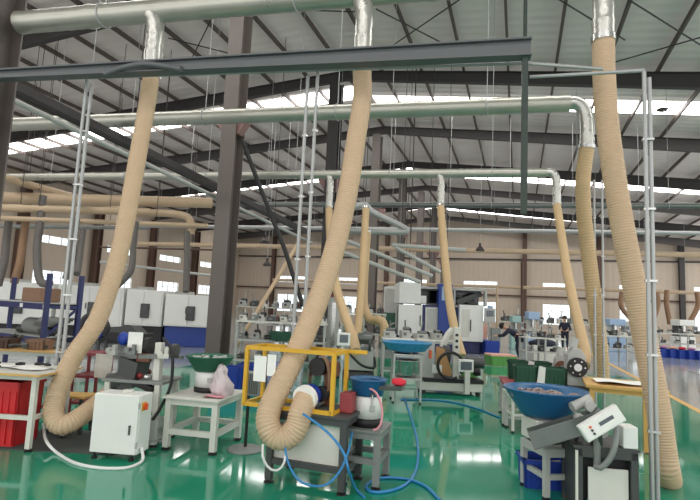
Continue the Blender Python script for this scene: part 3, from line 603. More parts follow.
# round-footed pedestal
ps = thing('pedestal_stand', 'black pole stand on a round grey disc foot beside the yellow cage', 'stand', fp(245, 450), 0)
G().lathe([(0, 0), (.2, 0), (.2, .012), (.17, .03), (.05, .04), (0, .04)], n=32).build('disc_foot', 'grey', ps); G().cyl((0, 0, .03), (0, 0, .62), .018).build('pole', 'black', ps)
bx = G().box((.05, 0, .74), (.2, .12, .26)).build('grille_box', 'grey', ps, .008); g = G()
for i in range(8): g.box((-.03+i*.023, -.064, .74), (.008, .01, .22))
g.build('grille_bars', 'dgrey', bx)
# small shelf with cloths
sh = thing('steel_shelf', 'small steel shelf with a tray chute between cage and blue bowl feeder', 'shelf', loc(t3, .42, .17, .67), -.05)
for x, y in ((-.1, -.08), (.1, -.08), (-.1, .08), (.1, .08)): G().cyl((x, y, 0), (x, y, .16), .01).build('leg', 'stainless', sh)
G().box((0, 0, .17), (.26, .2, .02)).build('shelf_plate', 'dgrey', sh)
G().prism([(.1, -.05, .2), (.1, .06, .2), (.1, .07, .24), (.1, -.06, .24)], (.28, 0, .02)).build('tray_chute', 'gunmetal', sh)
o = G().blob((0, 0, .03), (.2, .16, .08), 16, .12).build('cloth', 'pink'); o.location = loc(sh, -.02, 0, .85); tag(o, 'crumpled pink cloth on the small steel shelf', 'cloth')
o = G().blob((0, 0, .03), (.15, .1, .07), 14, .2).build('cloth', 'redc'); o.location = loc(sh, .33, .02, .93); tag(o, 'bright red cloth over the rim of the blue bowl', 'cloth')
# ------------------------------------------------------------------ grey stand with blue bowl feeder
t4 = table('dark grey steel stand under the smaller blue bowl feeder', (-1.39, 4.95, 0), .02, .38, .46, .52, 'grey', 'grey', .06, .025, (.24,), True, .01)
f2 = feeder('smaller blue bowl feeder with a white drum on a grey stand', loc(t4, .0, -.01, .52), 0, 'blue', 'white', .18, .15, .15, .14, .2, .08)
cable('feed_tube', 'pink and white tube hanging from the shelf past the white drum', [loc(sh, .03, -.08, .9), loc(sh, .16, -.14, .86), loc(sh, .24, -.2, .72), loc(sh, .23, -.22, .58), loc(sh, .17, -.22, .54)], .011, 'pink')
# air hoses on the floor
cable('air_hose', 'blue air hose coiling over the green floor past the grey stand', [fp(404, 398), fp(410, 415), fp(416, 436), fp(418, 458), fp(413, 478), fp(398, 490), fp(375, 494), fp(366, 488), fp(378, 480), fp(402, 480), fp(424, 487), fp(440, 502)], .014, 'airhose')
cable('air_hose', 'blue air hose drooping from the yellow cage across the dark table leg', [P(303, 415, d=4.55), P(316, 424, d=4.45), P(332, 438, d=4.35), P(344, 455, d=4.25), P(349, 473, d=4.2), P(356, 490, z=.03), fp(365, 499)], .011, 'airhose')
cable('air_hose', 'second blue air hose sagging under the pale front panel', [P(352, 432, d=4.7), P(348, 452, d=4.5), P(338, 474, d=4.3), P(322, 486, d=4.3), P(300, 481, d=4.4), P(288, 462, d=4.5), P(284, 440, d=4.55)], .01, 'airhose')
cable('power_cable', 'white cable looping under the corrugated hose in front of the dark table', [P(263, 444, d=4.55), P(263, 458, d=4.5), P(270, 469, d=4.5), P(279, 470, d=4.5), P(285, 460, d=4.5), P(286, 445, d=4.6)], .011, 'cable')
cable('air_hose', 'thin blue air hose lying on the pale green floor near the trestle', [fp(500, 418), fp(470, 407), fp(440, 401), fp(400, 400)], .012, 'airhose')
for o in [x for x in bpy.data.objects if x.name.startswith('air_hose')]: o.location.z = max(o.location.z, .0)
# ------------------------------------------------------------------ big blue bowl feeder on its stand
t5 = table('open grey steel stand under the wide blue bowl feeder', (.36, 5.45, 0), .505, .5, .44, .45, 'lgrey', 'lgrey', .05, .025, (.2,), True, .0)
f3 = feeder('wide blue bowl feeder standing over blue crates', loc(t5, -.07, .08, .45), .5, 'blue', 'offw', .39, .22, .25, .15, .2, .03)
G().box((0, 0, .12), (.34, .30, .2)).build('drive_housing', 'offw', f3, .01)
parts_in('dull grey casting lying in the wide blue bowl', f3.location+Vector((0, 0, .41)), .30, 34, 'pinkish', group='castings in the wide blue bowl', s=.06)
crate('blue plastic crate under the wide bowl, nearer the open floor', loc(t5, -.02, .2), .2, .42, .32, .27, 'blue2'); crate('blue plastic crate under the wide bowl, nearer the dark feeding machine', loc(t5, .44, .04), .2, .38, .3, .2, 'blue2')
# feeding machine at the picture foot
fm = thing('feeding_machine', 'dark feeding machine with a white front panel beside the wide blue bowl', 'machine', (.68, 5.14, 0), .17)
for sx in (-1, 1):
    for sy in (-1, 1): G().box((sx*.22, sy*.2, .277), (.06, .06, .554)).build('leg', 'dgrey', fm, .004)
G().box((.0, -.2, .52), (.5, .06, .07)).box((0, .2, .52), (.5, .06, .07)).box((0, 0, .565), (.53, .46, .025)).build('top_plate', 'dgrey', fm, .004)
for sx in (-1, 1): G().box((sx*.235, 0, .3), (.012, .38, .46)).build('side_panel', 'dgrey', fm)
G().box((0, .18, .3), (.42, .012, .46)).build('rear_panel', 'dgrey', fm); G().box((0, -.13, .33), (.42, .012, .42)).build('inner_panel', 'black', fm)
G().box((.02, -.19, .2), (.32, .02, .4)).build('front_panel', 'offw', fm, .004)
G().box((-.242, -.235, .27), (.02, .02, .54)).build('side_strip', 'offw', fm)
G().box((.12, .05, .4), (.12, .2, .25)).build('drive_cover', 'black', fm, .01); G().box((.19, -.15, .67), (.12, .16, .18)).build('junction_box', 'white', fm, .01)
G().bar((-.2, -.1, .58), (.0, -.02, .86), .05).bar((-.08, -.12, .58), (.1, .0, .82), .04).build('linkage_arm', 'gunmetal', fm)
for x, y, z in ((-.16, -.04, .76), (-.06, .02, .87), (.06, -.02, .80), (.0, -.1, .68)): G().cyl((x, y-.05, z), (x, y+.05, z), .045, n=18).build('guide_roller', 'lgrey', fm)
g = G(); motor(g, (-.2, .06, .84), (.6, .2, .25), .05, .2).build('motor', 'lgrey', fm)
ang = Matrix.Rotation(-R(34), 4, 'Y')
pn = G().box((0, 0, 0), (.36, .07, .145), m=ang); o = pn.build('control_pendant', 'white', None, .008); o.location = P(601, 423, d=4.2); o.rotation_euler = (0, 0, .2); tag(o, 'white control pendant tilted over the dark feeding machine', 'control box')
G().box(ang@Vector((0, -.038, .0)), (.33, .006, .115), m=ang).build('face_plate', 'paper', o)
for k in range(3): G().cyl(ang@Vector((-.1+.0*k, -.04, .03-.03*k)), ang@Vector((-.1, -.05, .03-.03*k)), .01).build('push_button', 'dgrey' if k else 'orange', o)
G().box(ang@Vector((.04, -.042, .01)), (.13, .004, .03), m=ang).build('display', 'screen', o)
G().bar((0, .03, -.02), (.04, .12, -.2), .03).build('bracket_arm', 'dgrey', o)
ct = thing('sheet_metal_chute', 'long grey sheet-metal chute slanting below the wide blue bowl', 'chute', P(560, 432, d=4.55), 0)
a, b = P(531, 441, d=4.5), P(597, 420, d=4.38); ax = (b-a).normalized(); nrm = Vector((-ax.y, ax.x, 0)).normalized(); upv = nrm.cross(ax)*-1
if upv.z < 0: upv = -upv
for yo, hh in ((0, .155), (.17, .155)):
    q = nrm*yo; G().prism([a-upv*.08+q, b-upv*.09+q, b+upv*(hh-.09)+q, a+upv*(hh-.08)+q], nrm*.006).inn(ct).build('side_plate', 'gunmetal', ct)
G().prism([a-upv*.08, b-upv*.09, b-upv*.09+nrm*.176, a-upv*.08+nrm*.176], upv*.006).inn(ct).build('bottom_plate', 'gunmetal', ct)
cable('flexible_conduit', 'grey ribbed conduit making a U in front of the dark feeding machine', [P(616, 425, d=4.3), P(615, 445, d=4.22), P(609, 460, d=4.22), P(600, 468, d=4.24), P(595, 466, d=4.28)], .026, 'grey', 'conduit')
G_ = P(597, 442, d=4.3); cable('flexible_conduit', 'straight grey conduit falling from the tilted white pendant', [P(598, 430, d=4.32), G_, P(597, 465, d=4.3)], .03, 'grey', 'conduit')
# ------------------------------------------------------------------ wooden table with yellow legs
t6 = table('wooden table with pale top and yellow legs behind the widest hose', (1.36, 7.95, 0), -.06, .86, .92, .79, 'wood', 'woody', .06, .035, (), False, .04, 'woody')
G().box((.12+.2, -.40, .04), (.22, .05, .06)).box((.21, -.43, .38), (.05, .05, .74)).build('end_frame', 'woody', t6); G().box((.31, -.36, .2), (.14, .02, .26)).build('end_board', 'copper', t6)
sheet('large white sheet curling on the pale wooden table top', loc(t6, -.05, -.1, .795), .1, .6, .5, 'paper', curl=.02)
tr6 = table('white tubular trestle on the green floor beside the wide blue bowl', (.05, 8.05, 0), .3, .4, .5, .54, 'offw', 'offw', .035, .02, (.25,), True)
# ------------------------------------------------------------------ green trays and round motor
t7 = table('low grey table carrying the green trays', (.34, 8.75, 0), .1, 1.15, 1.2, .6, 'maroon', 'lgrey', .05, .03, (.15,), True)
M['maroon2'] = mat('dusty_red_top', (160, 140, 138), .6); t7.children[0].data.materials[0] = M['maroon2']
for k, (x, y, lab) in enumerate(((-.28, -.42, 'green tray on the low grey table, front row, at the free corner'), (.13, -.42, 'green tray on the low grey table, front row, next to the round motor'), (-.3, .44, 'green tray on the low grey table, rear row, at the free corner'), (.06, .44, 'green tray on the low grey table, rear row, next to the brown wheel'))):
    crate(lab, loc(t7, x, y, .6), .1, .3, .3, .30, 'dkgreen', None, 'green_tray', 'tray')
for k, (x, y) in enumerate(((-.075, -.5), (-.12, .36))):
    o = G().prism([(-.06, 0, 0), (.05, 0, 0), (.07, 0, .3), (-.02, 0, .32)], (0, .02, 0)).build('divider_board', 'white'); o.location = loc(t7, x, y-.1, .6); o.rotation_euler = (0, 0, .1); tag(o, ['white board between the green trays of the front row', 'white board between the green trays of the rear row'][k], 'board')
def wheel_unit(label, p, rz, hm, wm, s=1.0, name='polishing_head'):
    t = thing(name, label, 'machine', p, rz)
    G().box((0, 0, .03*s), (.3*s, .4*s, .06*s)).build('base_plate', 'dgrey', t); G().prism([(-.14*s, -.1*s, .06*s), (.14*s, -.1*s, .06*s), (.12*s, -.1*s, .5*s), (.05*s, -.1*s, .6*s), (-.05*s, -.1*s, .6*s), (-.12*s, -.1*s, .5*s)], (0, .28*s, 0)).build('housing', hm, t, .01)
    G().cyl((0, -.1*s, .33*s), (0, -.15*s, .33*s), .14*s, n=28).build('wheel_rim', wm, t)
    G().cyl((0, -.15*s, .33*s), (0, -.17*s, .33*s), .055*s, n=20).build('hub', 'stainless', t)
    for a in range(6): G().cyl((.1*s*cos(a), -.152*s, .33*s+.1*s*sin(a)), (.1*s*cos(a), -.16*s, .33*s+.1*s*sin(a)), .012*s, n=8).build('bolt', 'stainless', t)
    G().cyl((-.05*s, 0, .6*s), (.0*s, 0, .75*s), .06*s).build('suction_spigot', hm, t)
    return t
wheel_unit('grey polishing head with a black round motor face beside the green trays', loc(t7, .44, -.4, .6), .12, 'lgrey', 'black'); wheel_unit('small polishing head with a brown wheel behind the front green trays', loc(t7, .36, .3, .6), .1, 'lgrey', 'copper', .75)
# ------------------------------------------------------------------ grey grinding machine in the middle of the floor
gm = thing('grinding_machine', 'pale grey grinding machine with a tilted screen in the middle of the green floor', 'machine', fp(447, 392), VW)
for sx in (-1, 1):
    for sy in (-1, 1): G().cyl((sx*.55, sy*.35, 0), (sx*.55, sy*.35, .08), .05).build('foot', 'black', gm)
G().box((0, 0, .16), (1.25, .8, .16)).build('base_frame', 'offw', gm, .01); G().box((.05, -.02, .28), (1.2, .8, .07)).build('black_tray', 'black', gm)
G().box((-.5, 0, .68), (.34, .62, .74)).build('machine_body', 'lgrey', gm, .015)
G().prism([(-.3, -.3, .4), (.02, -.3, .36), (.02, -.3, .5), (-.14, -.3, .9), (-.3, -.3, .95)], (0, .02, 0)).build('kraft_guard', 'kraft', gm); G().box((-.28, -.33, .5), (.2, .02, .16)).build('white_guard', 'white', gm)
G().box((-.42, -.33, .78), (.05, .03, .16)).build('orange_plate', 'orange', gm)
G().box((.1, -.3, .72), (.12, .12, 1.25)).build('column', 'offw', gm, .01); g = G()
for i in range(3): g.cyl((.1, -.365, .95+.12*i), (.1, -.375, .95+.12*i), .03)
g.build('column_hole', 'black', gm); G().box((.3, -.46, .02+.28), (.1, .1, .5)).build('front_post', 'offw', gm)
s_ = G().box((.27, -.46, .6), (.3, .08, .24)).build('screen_housing', 'white', gm, .01); G().box((.27, -.505, .6), (.22, .012, .16)).build('screen', 'screen', s_)
G().tube([(-.02+.26*cos(a*pi/12), -.42, .58+.26*sin(a*pi/12)) for a in range(2, 21)], .03, 10).build('cable_loop', 'black', gm)
g = G(); motor(g, (.4, 0, .62), (1, 0, 0), .12, .34); motor(g, (.3, .1, .45), (1, .1, 0), .1, .3); g.build('motor', 'dgrey', gm)
G().cyl((.5, -.2, .45), (.62, -.25, .47), .08).build('motor', 'black', gm); G().box((.42, -.15, .4), (.28, .2, .1)).build('clamp_block', 'limeg', gm)
G().cyl((-.1, 0, .75), (.02, 0, .75), .2, n=28).build('grinding_wheel', 'dgrey', gm); G().tube(spline([(-.1, .1, .9), (0, .1, 1.15), (.12, .1, 1.3)], .05), .07, 12).build('suction_elbow', 'offw', gm)
# blue film covered bowl on steel legs
t8 = table('round-bowl stand with thin steel legs in front of the long white bench', fp(405, 401), VW, .52, .5, .86, 'stainless', 'lgrey', .035, .02, (.42,), True)
t8.name = 'bowl_stand'; t8['category'] = 'stand'
f4 = feeder('bowl wrapped in blue plastic film on a thin-legged steel stand', loc(t8, 0, 0, .86), 0, 'film', 'film', .47, .34, .15, .2, .02, .02, 'wrapped_bowl')
pt = G().lathe([(0, 0), (.22, 0), (.24, .02), (.24, .26), (.25, .27), (.23, .27), (.22, .02), (0, .02)], n=28).build('steel_pot', 'stainless'); pt.location = loc(t8, 0, 0, .446+.025); tag(pt, 'shiny steel pot on the lower rails of the bowl stand', 'pot')
G().box((0, 0, .43), (.46, .44, .012)).build('lower_shelf', 'lgrey', t8)
bn = table('long white bench behind the blue film-covered bowl', (-2.25, 12.55, 0), VW, 1.9, .6, .96, 'white', 'lgrey', .05, .03, (.2,), True)
def gadget(label, p, rz, s, ms, k, group, name='bench_machine', cat='machine'):
    """small bench machine: body, motor, wheel, arm"""
    t = thing(name, label, cat, p, rz, group); random.seed(k)
    w, d, h = s*random.uniform(.7, 1.1), s*random.uniform(.6, .9), s*random.uniform(.5, .9)
    G().box((0, 0, h*.4), (w, d, h*.8)).build('body', ms[0], t, .01); g = G(); motor(g, (-w*.3, -d*.1, h*.95), (1, random.uniform(-.3, .3), 0), s*.17, w*.7).build('motor', ms[1], t)
    G().cyl((w*.42, -d*.3, h*.75), (w*.5, -d*.3, h*.75), s*.25, n=18).build('wheel', ms[2], t); G().bar((w*.1, d*.2, h*.7), (w*random.uniform(-.3, .3), d*.1, h*.8+s*random.uniform(.6, 1.1)), s*.1).build('arm', ms[random.choice((0, 1))], t)
    G().box((-w*.2, -d*.5-.01, h*.45), (w*.3, .03, h*.3)).build('panel', ms[1], t)
    return t
for k in range(5): gadget('small machine on the long white bench near the machining centre', loc(bn, -.76+k*.38, .05, .96), VW+.2*k, .3, ('lgrey', 'gunmetal', 'black'), k, 'small machines on the long white bench')
# machine with hoses beside the cage, with screen on a pole
hm = thing('hose_fed_machine', 'grey machine with a white screen arm behind the yellow cage', 'machine', P(352, 378, z=0), VW)
G().box((0, .2, .45), (.95, .7, .5)).build('machine_body', 'lgrey', hm, .01); G().box((0, .2, .1), (1.0, .75, .12)).build('base_frame', 'dgrey', hm)
g = G(); motor(g, (-.3, -.05, .85), (1, .1, 0), .12, .4); motor(g, (.1, .2, .92), (1, 0, 0), .14, .35); g.build('motor', 'gunmetal', hm)
for x, z in ((-.05, .85), (.35, .8), (-.38, .6)): G().cyl((x, -.2, z), (x+.05, -.2, z), .15, n=22).build('wheel', 'dgrey', hm)
G().box((.15, -.2, .72), (.5, .06, .06)).bar((-.4, 0, .7), (.3, -.2, 1.1), .06).build('guide_arm', 'gunmetal', hm); G().tube(spline([(-.1, -.28, .6), (.2, -.4, .35), (.5, -.3, .3), (.5, 0, .5)], .05), .03, 8).build('cable_loop', 'black', hm)
hp = thing('screen_stand', 'white operator screen on a slim pole behind the yellow cage', 'screen', P(339, 415, z=0)*1, VW+.1)
G().lathe([(0, 0), (.14, 0), (.14, .02), (0, .03)]).build('foot_plate', 'offw', hp); G().cyl((0, 0, .02), (0, 0, 1.1), .022).build('pole', 'offw', hp)
zc = P(340, 339, d=dp(hp.location+Vector((0, 0, 1)))).z
s_ = G().box((.015, -.02, zc), (.2, .06, .2)).build('screen_housing', 'white', hp, .012); G().box((.015, -.056, zc+.01), (.13, .012, .12)).build('screen', 'screen', s_)
tw = thing('white_tower', 'tall narrow white machine housing beside the yellowish hose, behind the cage', 'machine', P(332, 372, z=0), VW+.2)
G().box((0, .2, .95), (.24, .4, 1.9)).build('housing', 'lgrey', tw, .01); G().box((-.03, -.005, 1.2), (.1, .02, 1.1)).build('slide_rail', 'stainless', tw); G().box((0, .1, 1.92), (.28, .3, .06)).build('red_cap', 'dred', tw)
# ------------------------------------------------------------------ blue and white machining centre
mc = thing('machining_centre', 'large blue and white machining centre with a dark window bay', 'machine', fp(437, 352), VW)
k_ = .0405
def X(u): return (u-437)*k_
def Z(v): return (352-v)*k_
def pbox(u0, u1, v0, v1, y0, y1, g=None): 
    return (g or G()).box(((X(u0)+X(u1))/2, (y0+y1)/2, (Z(v0)+Z(v1))/2), (abs(X(u1)-X(u0)), y1-y0, abs(Z(v1)-Z(v0))))
b = pbox(399, 481, 352, 339, .12, 2.3); pbox(401, 479, 338, 306, .25, 2.2, b); b.build('machine_base', 'navy', mc, .02)
d_ = pbox(397, 421, 337, 306, -.02, .25).build('left_door', 'white', mc, .015); pbox(418.5, 419.5, 327, 316, -.06, -.02).build('door_handle', 'dgrey', d_)
pbox(397, 419, 304.5, 283, 0, 2.2).build('left_cabinet', 'white', mc, .015)
wd = pbox(421.5, 454, 337, 305, .1, .26).build('front_frame', 'navy', mc, .01); wn = pbox(424.5, 438, 333, 307.5, .06, .12).build('window_surround', 'offw', wd); pbox(426, 436.5, 331, 309, .05, .065).build('window', 'lgrey', wd)
pbox(419, 487, 304, 303, .3, 2.2).build('deck', 'dgrey', mc); pbox(419, 487, 303, 289, 1.4, 1.5).build('recess_back', 'dwin', mc)
g = pbox(417, 487, 288.6, 286.4, .2, 2.2); pbox(485.5, 488, 304, 287, .2, .4, g); pbox(453.5, 455.5, 304, 287, .2, .4, g); g.build('top_frame', 'lgrey', mc)
pbox(437, 451, 338, 283, -.06, .5).build('spindle_column', 'cblue', mc, .02); g = pbox(440, 448, 300, 286, -.1, -.06); g.build('column_cover', 'lblue', mc)
pbox(419, 425.5, 304, 296, .2, .6).build('tool_box', 'white', mc, .01)
G().bar((X(458), .5, Z(301)), (X(484), .6, Z(291)), .22).bar((X(456), .7, Z(292)), (X(480), .7, Z(302)), .1).build('slanted_slide', 'dgrey', mc)
d_ = pbox(458.5, 483, 340, 303.5, -.04, .25).build('right_door', 'white', mc, .015); pbox(469.5, 470.5, 330, 318, -.08, -.04).build('door_handle', 'dgrey', d_); pbox(461, 469, 336, 308, -.05, -.04).build('door_panel', 'offw', d_)
pbox(484, 498, 353, 338, -.3, .9).build('side_tank', 'blue2', mc, .02)
c_ = pbox(483.5, 494, 320, 306, -.2, -.05).build('control_panel', 'lgrey', mc, .01); pbox(485, 492, 314, 308, -.22, -.2).build('screen', 'screen', c_); pbox(487.5, 489.5, 338, 319, -.14, -.08).build('panel_arm', 'lgrey', mc)
pbox(482.5, 488, 337, 323, .1, .3).build('pink_panel', 'salmon', mc); pbox(490, 499, 345, 325, -.28, -.1).build('valve_board', 'grey', mc)
pbox(494, 499, 319, 303, .9, 1.0).build('notice_sheet', 'lblue', mc)
gb = thing('green_housing', 'dark green machine housing at the side of the machining centre', 'machine', fp(387, 349), VW); G().box((0, .5, .75), (.6, 1.0, 1.5)).build('housing', 'dkgreen', gb, .02); G().bar((-.28, -.02, .8), (.28, -.02, 1.1), .05).build('guard_bar', 'lgrey', gb)
wc = thing('tall_cabinet', 'tall white cabinet rising behind the dark green machine housing', 'cabinet', P(391, 345, z=0), VW); G().box((0, .4, 1.35), (.75, .8, 2.7)).build('cabinet_body', 'white', wc, .02); G().box((0, -.01, 1.4), (.68, .02, 2.4)).build('door', 'offw', wc)
cr = crate('low green crate with salmon sheets on the floor before the machining centre', fp(500, 365), VW+.1, .85, .6, .3, 'limeg'); o = G().box((0, 0, 0), (.86, .58, .06)).build('sheet_stack', 'salmon', None, .01); o.location = cr.location+Vector((0, 0, .33)); o.rotation_euler = (0, 0, VW+.1); tag(o, 'salmon sheets stacked on the low green crate', 'sheets')
# ------------------------------------------------------------------ row of white machines along the side wall
def enclosure(label, u0, u1, vb, vt, vm, bm, panel=True, vents=False):
    p = fp((u0+u1)/2, vb); d = dp(p); k = d/FOC; w = (u1-u0)*k; h = (vb-vt)*k; zb = (vb-vm)*k
    t = thing('machine_enclosure', label, 'machine', p, VW)
    G().box((0, .9, zb/2), (w*.97, 1.6, zb)).build('machine_base', bm, t, .02); b_ = G().box((0, .85, (zb+h)/2), (w*.97, 1.8, h-zb)).build('body', 'white', t, .02)
    for s in (-1, 1):
        dd = G().box((s*w*.235, -.06, (zb+h)/2), (w*.44, .03, (h-zb)*.9)).build('door', 'white', t, .01); G().box((s*w*.05, -.085, (zb+h)/2), (.03, .03, .2)).build('door_handle', 'dgrey', dd)
    if panel:
        c = G().box((w*.05, -.11, zb+(h-zb)*.42), (.3, .1, .5)).build('control_panel', 'dgrey', t, .02); G().box((w*.05, -.165, zb+(h-zb)*.5), (.2, .012, .2)).build('screen', 'dwin', c)
    G().box((-w*.25, .8, h+.06), (w*.3, .6, .12)).build('top_duct_box', 'lgrey', t)
    for sx in (-1, 1): G().box((sx*w*.4, .2, .02), (.12, .12, .04)).build('foot', 'black', t)
    return t
enclosure('white machine with a blue base nearest the first grey column', 161, 211, 347, 295, 327, 'cblue'); enclosure('white machine on a black base, next to the blue-based one', 122, 160, 345, 290, 326, 'black')
enclosure('wide white machine behind the corrugated hose over the white cabinet', 52, 121, 342.4, 286, 326, 'black'); enclosure('white machine behind the blue rack, at the picture edge', -25, 50, 339, 282, 324, 'black')
# ------------------------------------------------------------------ blue pallet rack
p1 = P(48, 294, d=9.0); p2 = P(80, 296, d=9.5); p1.z = p2.z = 0; ex = (p2-p1).normalized(); dl = (p2-p1).length
rk = thing('storage_rack', 'navy blue storage rack with an X-braced end frame behind the wooden-edged table', 'rack', p1, atan2(ex.y, ex.x)-pi/2)
for y in (0, dl):
    for x in (0, -2.4):
        q = G().box((x, y, 1.0), (.08, .07, 2.0 if x == 0 else 1.9)).build('upright', 'navy', rk); G().box((x, y, .01), (.14, .12, .02)).build('foot_plate', 'navy', q)
hz_ = [P(30, 306, d=9).z, P(30, 340, d=9).z]
for z in hz_:
    for y in (0, dl): G().box((-1.2, y, z), (2.4, .04, .11)).build('beam', 'navy', rk)
    G().box((-1.2, dl/2, z+.06), (2.36, dl, .02)).build('shelf', 'lgrey', rk)
    for k in range(2):
        o = G().box((-.02-.35*k*2.2, -.025, z), (.09, .012, .07)).build('label_plate', 'paper', rk)
G().bar((0, 0, hz_[1]+.05), (0, dl, hz_[0]), .04).build('brace', 'navy', rk); G().bar((0, 0, hz_[0]), (0, dl, hz_[0]), .05).build('brace', 'navy', rk); G().bar((0, dl, .2), (0, 0, hz_[1]), .04).build('brace', 'navy', rk)
o = G().box((0, 0, .13), (.55, .42, .26)).build('cardboard_box', 'cardboard', None, .02); o.location = loc(rk, -.75, dl/2, hz_[0]+.07); o.rotation_euler = (0, 0, rk.rotation_euler.z+.05); tag(o, 'brown carton on the upper shelf of the navy blue rack', 'carton')
o = G().cyl((-.35, 0, .15), (.35, 0, .15), .15, n=24); o = o.build('film_roll', 'grey'); o.location = loc(rk, -.7, dl/2, hz_[1]+.07+.13); o.rotation_euler = (0, 0, rk.rotation_euler.z); tag(o, 'thick grey roll between the shelves of the navy blue rack', 'roll'); G().cyl((-.36, 0, .15), (.36, 0, .15), .04).build('roll_core', 'cardboard', o); o.location.z = hz_[1]+.07
for k, (x, y, lab) in enumerate(((-.25, .2, 'dark cloth-wrapped casting on the lower shelf of the navy rack, at its open end'), (-1.2, .3, 'dark cloth-wrapped casting on the lower shelf of the navy rack, behind the grey roll'))):
    o = G().blob((0, 0, .08), (.4, .24, .18), 14, .12).build('wrapped_casting', 'dgrey'); o.location = loc(rk, x, y, hz_[1]+.06); tag(o, lab, 'casting')
for k in range(5):
    o = G().box((0, 0, .02), (.5, .3, .03)).build('sheet_metal_blank', 'gunmetal'); o.location = loc(rk, -.32+.03*k, .25+.02*k, hz_[1]+.075+.032*k if k else hz_[1]+.075); o.location.z += .16; o.rotation_euler = (0, 0, rk.rotation_euler.z+.1*k); tag(o, 'grey sheet-metal blank piled at the open end of the navy rack', 'sheet metal', 'sheet-metal blanks on the navy rack')
# bench with clutter in front of the rack
bk = table('low wooden bench of castings between the wooden-edged table and the navy rack', P(20, 393, z=0)*1, .3, 1.6, .5, .72, 'wood', 'lgrey', .05, .03, (.2,), True)
for k, (u, v, w_, m_, lab) in enumerate(((20, 356, .34, 'brown', 'brown open carton of castings on the low bench behind the wooden-edged table'), (44, 356, .3, 'cardboard', 'brown carton on the low bench beside the grey conduits'))):
    crate(lab, loc(bk, -.35+.6*k, 0, .72), .3, w_, .3, .17, m_, None, 'parts_carton', 'carton')
for k in range(9):
    o = G().tube([(0, 0, .03), (.09, .02, .05), (.16, .08, .03)], [.03, .022, .035], 8).build('casting', 'gunmetal' if k % 2 else 'dgrey'); o.location = loc(bk, -.5+.13*k, -.12+.06*(k % 4), .74+(.14 if k in (2, 3, 7) else 0)); o.rotation_euler = (0, 0, k*.9); tag(o, 'grey metal casting heaped on the low bench before the navy rack', 'casting', 'castings heaped on the low bench')
# dark conveyor with blue caps behind the sanding machine
cv = thing('belt_conveyor', 'black belt conveyor with blue end caps in front of the white machines', 'conveyor', P(122, 356, z=0), VW-.1); kk = dp(cv.location)/FOC
G().box((0, 0, .55), (54*kk, .6, .22)).build('conveyor_body', 'black', cv, .02)
for s in (-1, 1):
    for y in (-.2, .2): G().box((s*22*kk, y, .22), (.07, .07, .44)).build('leg', 'dgrey', cv)
G().prism([(-24*kk, -.25, .66), (20*kk, -.25, .66), (12*kk, -.25, .86), (-10*kk, -.25, .8)], (0, .5, 0)).build('hopper', 'dgrey', cv)
for k, x in enumerate((-20, 18)): G().blob((x*kk, -.34, .58), (.26, .2, .2)).build('blue_cap', 'blue2', cv)['label'] = 'blue cap'
cable('suction_hose', 'thick black hose arching over the black belt conveyor', [P(74, 352, d=11.5), P(82, 322, d=12), P(92, 314, d=12.5), P(102, 317, d=12.6), P(108, 327, d=12.4), P(104, 336, d=12.3)], .06, 'black', 'hose')
for k, (u, v, lab) in enumerate(((226, 390, 'blue crate at the foot of the first grey column'), (252, 386, 'blue crate behind the yellow cage, beside the first column crate'), (279, 384, 'blue crate seen through the yellow cage'))):
    crate(lab, fp(u, v), VW, .52, .4, .44, 'blue2')
# ------------------------------------------------------------------ long benches of small machines
def bench_row(label, u0, u1, v, d, zs, mats, n, s, glabel, grp, seed, depth=.7):
    a = P(u0, v, d=d); b = P(u1, v, d=d); c = (a+b)/2; w = (b-a).length
    t = thing('bench_rack', label, 'bench', (c.x, c.y, 0), atan2(b.y-a.y, b.x-a.x))
    for sx in (-1, 0, 1):
        for sy in (-1, 1): G().box((sx*(w/2-.04), sy*(depth/2-.04), zs[-1]/2), (.05, .05, zs[-1])).build('leg', 'lgrey', t)
    for z in zs: G().box((0, 0, z-.02), (w, depth, .04)).build('shelf', 'offw' if z == zs[-1] else 'lgrey', t)
    i = 0; proto = {}
    for j, z in enumerate(zs):
        hgt = (zs[j+1]-z if j+1 < len(zs) else 9)
        for q in range(n[j]):
            sz = min(s*(.8+.4*((i*7) % 5)/5), hgt*.5, w/n[j]*.72); pos = loc(t, -w/2+w*(q+.5)/n[j], .05*((i % 3)-1), z); key = (i*5+seed) % 4
            kid = (key, round(sz, 1)); ms = mats[key % len(mats)]
            if kid in proto: dup(proto[kid], pos, t.rotation_euler.z+.3*((i % 3)-1), glabel, grp)
            else: proto[kid] = gadget(glabel, pos, t.rotation_euler.z+.3*((i % 3)-1), sz, ms, key+seed, grp)
            i += 1
    return t
MS = [('lgrey', 'dgrey', 'black'), ('dgrey', 'gunmetal', 'copper'), ('offw', 'gunmetal', 'dgrey'), ('grey', 'lgrey', 'black')]
b1 = bench_row('long steel bench rack between the first grey column and the corrugated hose', 240, 328, 305, 12.6, (.3, .78, 1.22), MS, (6, 7, 9), .3, 'small grey machine on the long steel bench rack behind the yellow cage', 'machines on the long steel bench rack', 1)
crate('green tray on the middle shelf of the long steel bench rack', loc(b1, .1, -.38, .80), b1.rotation_euler.z, .66, .3, .2, 'dkgreen', None, 'green_tray', 'tray')
bench_row('second steel bench rack farther back, below the far window behind the first column', 238, 345, 305, 21, (.8, 1.5), MS, (7, 10), .55, 'dark machine on the farther bench rack below the far window', 'machines on the farther bench rack', 5)
bench_row('grey bench of machines beside the second ridge column', 342, 386, 309, 15.5, (.9, 1.5), MS, (3, 4), .55, 'grey machine on the bench beside the second ridge column', 'machines beside the second ridge column', 3)
bench_row('low bench of grey machines past the machining centre, before the far window', 522, 562, 317, 17, (.5, .95), MS[1:], (3, 5), .34, 'dark machine on the low bench past the machining centre', 'machines on the low bench past the machining centre', 2)
